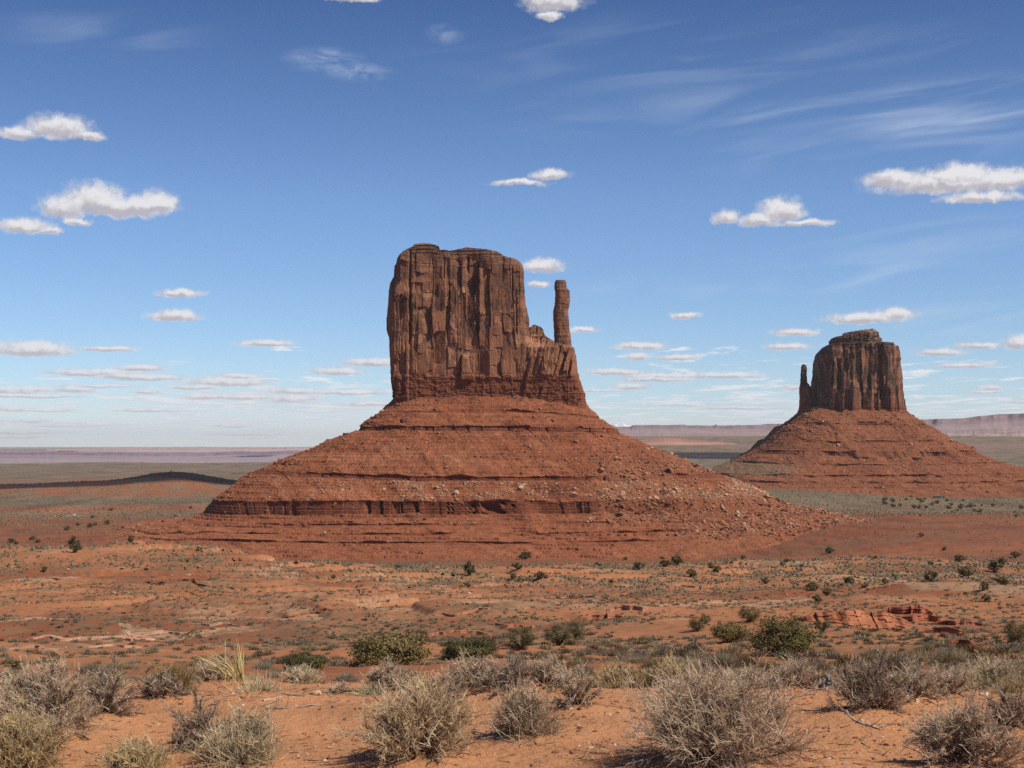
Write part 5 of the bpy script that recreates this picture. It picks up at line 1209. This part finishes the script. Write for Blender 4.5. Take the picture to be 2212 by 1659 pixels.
# ------------------------------------------------------------------ ledges of rock standing out of the slope
def build_ledges():
    def ledge(u0, v0, u1, v1, thick, back, c, lab, seed, name='rock_ledge', cat='rock ledge', lean=.3, top_rise=0.0, d=None):
        n = 240 if thick > 20 else 150; uu = np.linspace(u0, u1, n); vv = np.linspace(v0, v1, n)
        dm = d or hit((u0 + u1) / 2, (v0 + v1) / 2, 30)
        t = np.linspace(0, 1, n); x = X(uu, dm); fade = np.sin(np.pi * t).clip(0) ** .35
        y0 = dm + (.9 * fbm2(x / (.03 * dm), 0 * x, 4, seed) + .35 * (hash1(np.floor(x / (.012 * dm) + 40).astype(np.int64), seed) - .5)) * .022 * dm * 1.4
        gz = ground_z(x, y0); T_ = thick / F * dm * fade * (1 + .35 * fbm2(x / (.02 * dm), 0 * x + 5, 3, seed)); B_ = back / F * dm
        rows = []; nb = 3 if thick < 9 else 6 if thick < 20 else 9; fr_ = [(0, -.25 - lean, -.35)]
        for bq in range(nb):
            for e in (0.04, 0.94): fr_.append((1 + 2 * bq + (e > .5), -lean * (1 - (bq + e) / nb) ** 1.2, (bq + e) / nb))
        fr_ += [(90, .35, 1.06), (91, 1.5, 1.02), (92, 4.0, .4), (93, 6.0, -.6)]
        for (k, yo, zo) in fr_:
            bed = (k - 1) // 2
            stp = (.30 * (hash1(np.floor(x / (.0055 * dm) + 3.7 * bed + .6 * noise2(x / (.01 * dm), 0 * x, seed)).astype(np.int64) + 61 * bed, seed) - .5) + .22 * (hash1(np.array(bed), seed) - .5)) if 0 < k < 90 else 0
            yy = y0 + yo * (T_ if k < 90 else B_ * .35) + T_ * stp + .05 * T_ * noise2(x / (.006 * dm), 0 * x + bed, seed + bed)
            zz = gz + T_ * zo
            rows.append(np.stack([x, yy, zz], -1))
        V = np.stack(rows); V[:, :, 2] += .05 * T_ * noise2(V[..., 0] / (.008 * dm), V[..., 1] / (.008 * dm), seed + 3)
        cc = np.broadcast_to(np.array(c), V.shape) * (1 + .22 * noise2(V[..., 0] / (.012 * dm), V[..., 2] / (.003 * dm), seed + 9))[..., None]
        loc = np.array((float(x[n // 2]), float(dm), float(gz[n // 2])))
        o = mesh_np(name, local(V.reshape(-1, 3), loc), grid_faces(len(rows), n), M_ROCK, col=cc.reshape(-1, 3)); o.location = loc; tag(o, lab, cat)
    pale, red, dk = (.50, .29, .19), (.36, .135, .075), (.26, .10, .06)
    L = [(60,1396,330,1372,6,26,pale,'long pale rock ledge on the lower left slope'), (180,1404,300,1394,5,14,pale,'short pale shelf just below the long pale ledge at left'),
         (0,1408,130,1398,6,18,(.44,.24,.15),'tan ledge at the left edge of the lower slope'), (270,1380,420,1362,5,16,pale,'pale broken ledge running right from the long one at left'),
         (560,1336,735,1322,5,12,red,'thin dark-edged red ledge on the slope left of centre'), (300,1262,460,1258,6,10,dk,'dark flat outcrop below the sandy knoll at left'), (200,1269,262,1267,4,8,dk,'small dark outcrop left of the flat one below the sandy knoll'),
         (430,1352,520,1346,4,10,(.48,.28,.18),'line of pale boulders-like ledge left of centre'), (0,1350,110,1342,4,12,(.45,.24,.15),'pale streak of ledge near the left edge'),
         (900,1370,1060,1364,6,16,(.42,.17,.09),'orange ledge above the low dark bush'), (1060,1366,1230,1352,8,16,(.42,.165,.09),'orange gully bank behind the round juniper'), (1252,1340,1345,1334,12,14,(.44,.18,.10),'small undercut orange bluff right of the juniper pair'),
         (930,1332,1060,1322,5,18,(.45,.20,.11),'bare orange shelf in the middle of the slope'), (1310,1318,1400,1316,10,26,(.50,.23,.13),'pale orange bare dome of rock in the middle of the slope'),
         (700,1280,860,1276,4,8,(.40,.17,.10),'thin red ledge across the middle slope'), (1420,1275,1560,1270,4,8,(.42,.2,.12),'thin tan ledge right of centre'), (1160,1296,1330,1290,4,8,(.40,.18,.1),'thin red ledge in the middle distance')]
    for i, (a, b, c_, d_, th, bk, col, lab) in enumerate(L): ledge(a, b, c_, d_, th, bk, col, lab, 500 + i)
    # red outcrop at the right
    R = [(1735,1356,1965,1350,34,30,(.40,.155,.078),'broad fluted orange rock face of the outcrop at right',2.2), (1905,1330,2020,1322,16,16,(.34,.12,.07),'dark undercut ledge at the right end of the orange outcrop',.1), (1920,1346,2040,1340,14,14,(.36,.13,.075),'second undercut ledge below the dark one on the outcrop',.1),
         (1985,1372,2090,1366,14,14,(.36,.135,.075),'low undercut ledge in the gully right of the outcrop',.1), (2020,1352,2130,1346,9,14,(.33,.12,.07),'thin red ledge above the gully right of the outcrop',.1), (1700,1340,1790,1345,9,14,(.34,.125,.07),'low red ledge at the left end of the orange outcrop',.2), (2040,1398,2110,1392,12,12,(.30,.11,.06),'dark shadowed rock in the gully at right',.1)]
    for i, (a, b, c_, d_, th, bk, col, lab, ln) in enumerate(R): ledge(a, b, c_, d_, th, bk, col, lab, 540 + i, 'rock_outcrop' if i == 0 else 'rock_ledge', 'outcrop' if i == 0 else 'rock ledge', ln)

# ------------------------------------------------------------------ the few built things on the plain
def boxes(lst):
    Vs, Fs, Cs = [], [], []; off = 0
    for (x0, y0, z0, x1, y1, z1, tp, c) in lst:      # tp: taper of the top
        cx, cy = (x0 + x1) / 2, (y0 + y1) / 2; q = lambda a, m: m + (a - m) * tp
        V = [(x0, y0, z0), (x1, y0, z0), (x1, y1, z0), (x0, y1, z0), (q(x0, cx), q(y0, cy), z1), (q(x1, cx), q(y0, cy), z1), (q(x1, cx), q(y1, cy), z1), (q(x0, cx), q(y1, cy), z1)]
        f = np.array([(0, 3, 2, 1), (4, 5, 6, 7), (0, 1, 5, 4), (1, 2, 6, 5), (2, 3, 7, 6), (3, 0, 4, 7)]) + off
        Vs += V; Fs.append(f); Cs += [c] * 8; off += 8
    return np.array(Vs, float), [np.concatenate(Fs)], np.array(Cs)
def build_structures():
    m = tint_mat('painted_metal', 0.45, 0.06, 0.7, spec=0.4)
    def wheel_set(t, L, W, r):
        th = np.arange(14) / 14 * 2 * math.pi
        for sx in (-.30, .30):
            for sy in (-.5, .5):
                c = np.stack([r * np.cos(th), 0 * th, r * np.sin(th)], 1); V = np.concatenate([c - (0, .11, 0), c + (0, .11, 0), [[0, -.11, 0], [0, .11, 0]]]); i = np.arange(14); j = (i + 1) % 14
                o = mesh_np('wheel', V, [np.stack([i, j, 14 + j, 14 + i], 1), np.concatenate([np.stack([j, i, 0 * i + 28], 1), np.stack([14 + i, 14 + j, 0 * i + 29], 1)])], m, t, col=np.full((30, 3), .03)); o.location = (sx * L, sy * (W - .2), r)
    def vehicle(u, v, L, W, H, lab, cat, nm, van=False, col=(.8, .8, .78)):
        P, d = on_ground(u, v, 300); t = thing(nm, lab, cat, P)
        if van: bl = [(-L / 2, -W / 2, .45, L / 2, W / 2, H, .96, col)]; gl = [(-L / 2 + .3, -W / 2 - .015, H * .62, L / 2 - .4, W / 2 + .015, H * .84, .98, (.03, .035, .04))]
        else: bl = [(-L / 2, -W / 2, .4, L / 2, W / 2, .95, .97, col), (-L * .30, -W / 2 + .06, .95, L * .32, W / 2 - .06, H, .78, col)]; gl = [(-L * .29, -W / 2 + .05, 1.02, L * .31, W / 2 - .05, H - .12, .82, (.03, .035, .04))]
        for n_, b in (('body', bl), ('windows', gl)):
            V, Fs, C = boxes(b); mesh_np(n_, V, Fs, m, t, col=C)
        wheel_set(t, L, W, .34)
    vehicle(160, 1115.0, 3.0, 2.1, 2.7, 'white camper van parked on the pale track at far left, taller of the two', 'van', 'parked_van', True)
    vehicle(148, 1115.6, 4.2, 1.8, 1.5, 'low white car parked on the pale track at far left', 'car', 'parked_car')
    P, d = on_ground(2029, 1075.5, 300); k = d / F
    t = thing('house', 'long low dark green house on the scrub flat before the right-hand butte', 'house', P)
    w, h = 10 * k, 3.4 * k / .66 * .6
    V, Fs, C = boxes([(-w, -3, -.4, w, 3, 2.6, 1, (.085, .105, .09))]); mesh_np('wall', V, Fs, m, t, col=C)
    V = np.array([(-w - .4, -3.5, 2.55), (w + .4, -3.5, 2.55), (w + .4, 0, 3.7), (-w - .4, 0, 3.7), (w + .4, 3.5, 2.55), (-w - .4, 3.5, 2.55)]); V = np.concatenate([V, V + (0, 0, .16)])
    f = np.array([(6, 7, 8, 9), (9, 8, 10, 11), (1, 0, 3, 2), (2, 3, 5, 4), (0, 1, 7, 6), (4, 5, 11, 10), (1, 2, 8, 7), (2, 4, 10, 8), (3, 0, 6, 9), (5, 3, 9, 11)]); mesh_np('roof', V, [f], m, t, col=np.full((12, 3), (.13, .145, .13)))
    V, Fs, C = boxes([(w * .36, -3.06, -.2, w * .36 + 1.0, -2.9, 2.0, 1, (.75, .75, .72))]); mesh_np('door', V, Fs, m, t, col=C)
    for xw in (-.75, -.4, -.05, .7):
        V, Fs, C = boxes([(w * xw, -3.06, .8, w * xw + 1.3, -2.9, 1.9, 1, (.04, .045, .05))]); mesh_np('window', V, Fs, m, t, col=C)
    vehicle(2090, 1083.5, 4.4, 1.9, 1.6, 'white car parked alone on the grey scrub flat right of the green house', 'car', 'parked_car')
    # pale dirt track at the left
    uu = np.linspace(95, 178, 60); dd = np.array([hit(u, 1115.5 - .004 * (u - 95), 300) for u in uu]); dd = np.convolve(np.pad(dd, 6, 'edge'), np.ones(13) / 13, 'valid')
    x = X(uu, dd); V = np.stack([np.stack([x, dd - 16 * np.sin((uu - 95) / 83 * math.pi) ** .5, 0 * x], 1), np.stack([x, dd + 16 * np.sin((uu - 95) / 83 * math.pi) ** .5, 0 * x], 1)]); V[..., 2] = ground_z(V[..., 0], V[..., 1]) + .25
    o = mesh_np('track', V.reshape(-1, 3), grid_faces(2, 60), M_MESA, col=np.full((120, 3), (.56, .36, .24))); tag(o, 'pale dirt track on the plain at far left', None, None, 'structure')

# ------------------------------------------------------------------ real clouds overhead that shade parts of the plain, and the air
def build_clouds():
    m = bpy.data.materials.new('cloud'); m.use_nodes = True; b = m.node_tree.nodes['Principled BSDF']; b.inputs['Base Color'].default_value = (.9, .9, .92, 1); b.inputs['Roughness'].default_value = 1
    nt = m.node_tree; tr = nt.nodes.new('ShaderNodeBsdfTransparent'); mx = nt.nodes.new('ShaderNodeMixShader'); mx.inputs[0].default_value = .6
    nt.links.new(tr.outputs[0], mx.inputs[1]); nt.links.new(b.outputs[0], mx.inputs[2]); nt.links.new(mx.outputs[0], nt.nodes['Material Output'].inputs[0])
    Vi, Fi = ico(4)
    def cloud(x, y, zg, rx, ry, alt, seed):
        t = (alt - zg) / sun_dir[2]; c = np.array((x, y, zg)) + sun_dir * t
        n = 1 + .30 * fbm3(Vi[:, 0] * 1.6, Vi[:, 1] * 1.6, Vi[:, 2] * 1.6, 4, seed); V = Vi * n[:, None] * np.array((rx, ry, 90.)); V[:, 2] = np.where(V[:, 2] < 0, V[:, 2] * .35, V[:, 2] * (1 + .4 * fbm2(V[:, 0] / 120., V[:, 1] / 120., 3, seed)))
        o = mesh_np('cloud', V, [Fi], m, smooth=True, col=None); o.location = c
        tag(o, 'flat-based white cumulus cloud overhead, out of the picture, shading the plain', None, None, 'structure')
    cloud(X(20, 2950), 2960, -68, 470, 180, 2300, 1); cloud(X(400, 2950), 3020, -62, 260, 160, 2300, 2)
    cloud(X(1600, 7200), 7500, -95, 620, 420, 3400, 3); cloud(X(545, 10300), 10500, -55, 120, 170, 3900, 4)
HAZE_DENSITY = 1.2e-5
def build_haze():
    B = 95000.; V, Fs, C = boxes([(-B, -B, -230, B, B, 780, 1, (1, 1, 1))])
    m = bpy.data.materials.new('haze'); m.use_nodes = True; nt = m.node_tree; nt.nodes.clear()
    out = nt.nodes.new('ShaderNodeOutputMaterial'); v = nt.nodes.new('ShaderNodeVolumePrincipled'); v.inputs['Color'].default_value = (.87, .93, 1.0, 1); v.inputs['Density'].default_value = HAZE_DENSITY; v.inputs['Anisotropy'].default_value = 0.0
    nt.links.new(v.outputs[0], out.inputs['Volume'])
    o = mesh_np('haze', V, Fs, m); tag(o, 'thin blue air that pales the farthest land', None, None, 'stuff')
    m.cycles.homogeneous_volume = True if hasattr(m.cycles, 'homogeneous_volume') else True

plan_near()
build_ground()
wV = build_west(); eV = build_east()
build_far()
rubble_all(wV, eV)
build_ledges()
build_stones()
build_trees()
build_scrub()
build_near()
build_structures()
build_clouds()
build_haze()
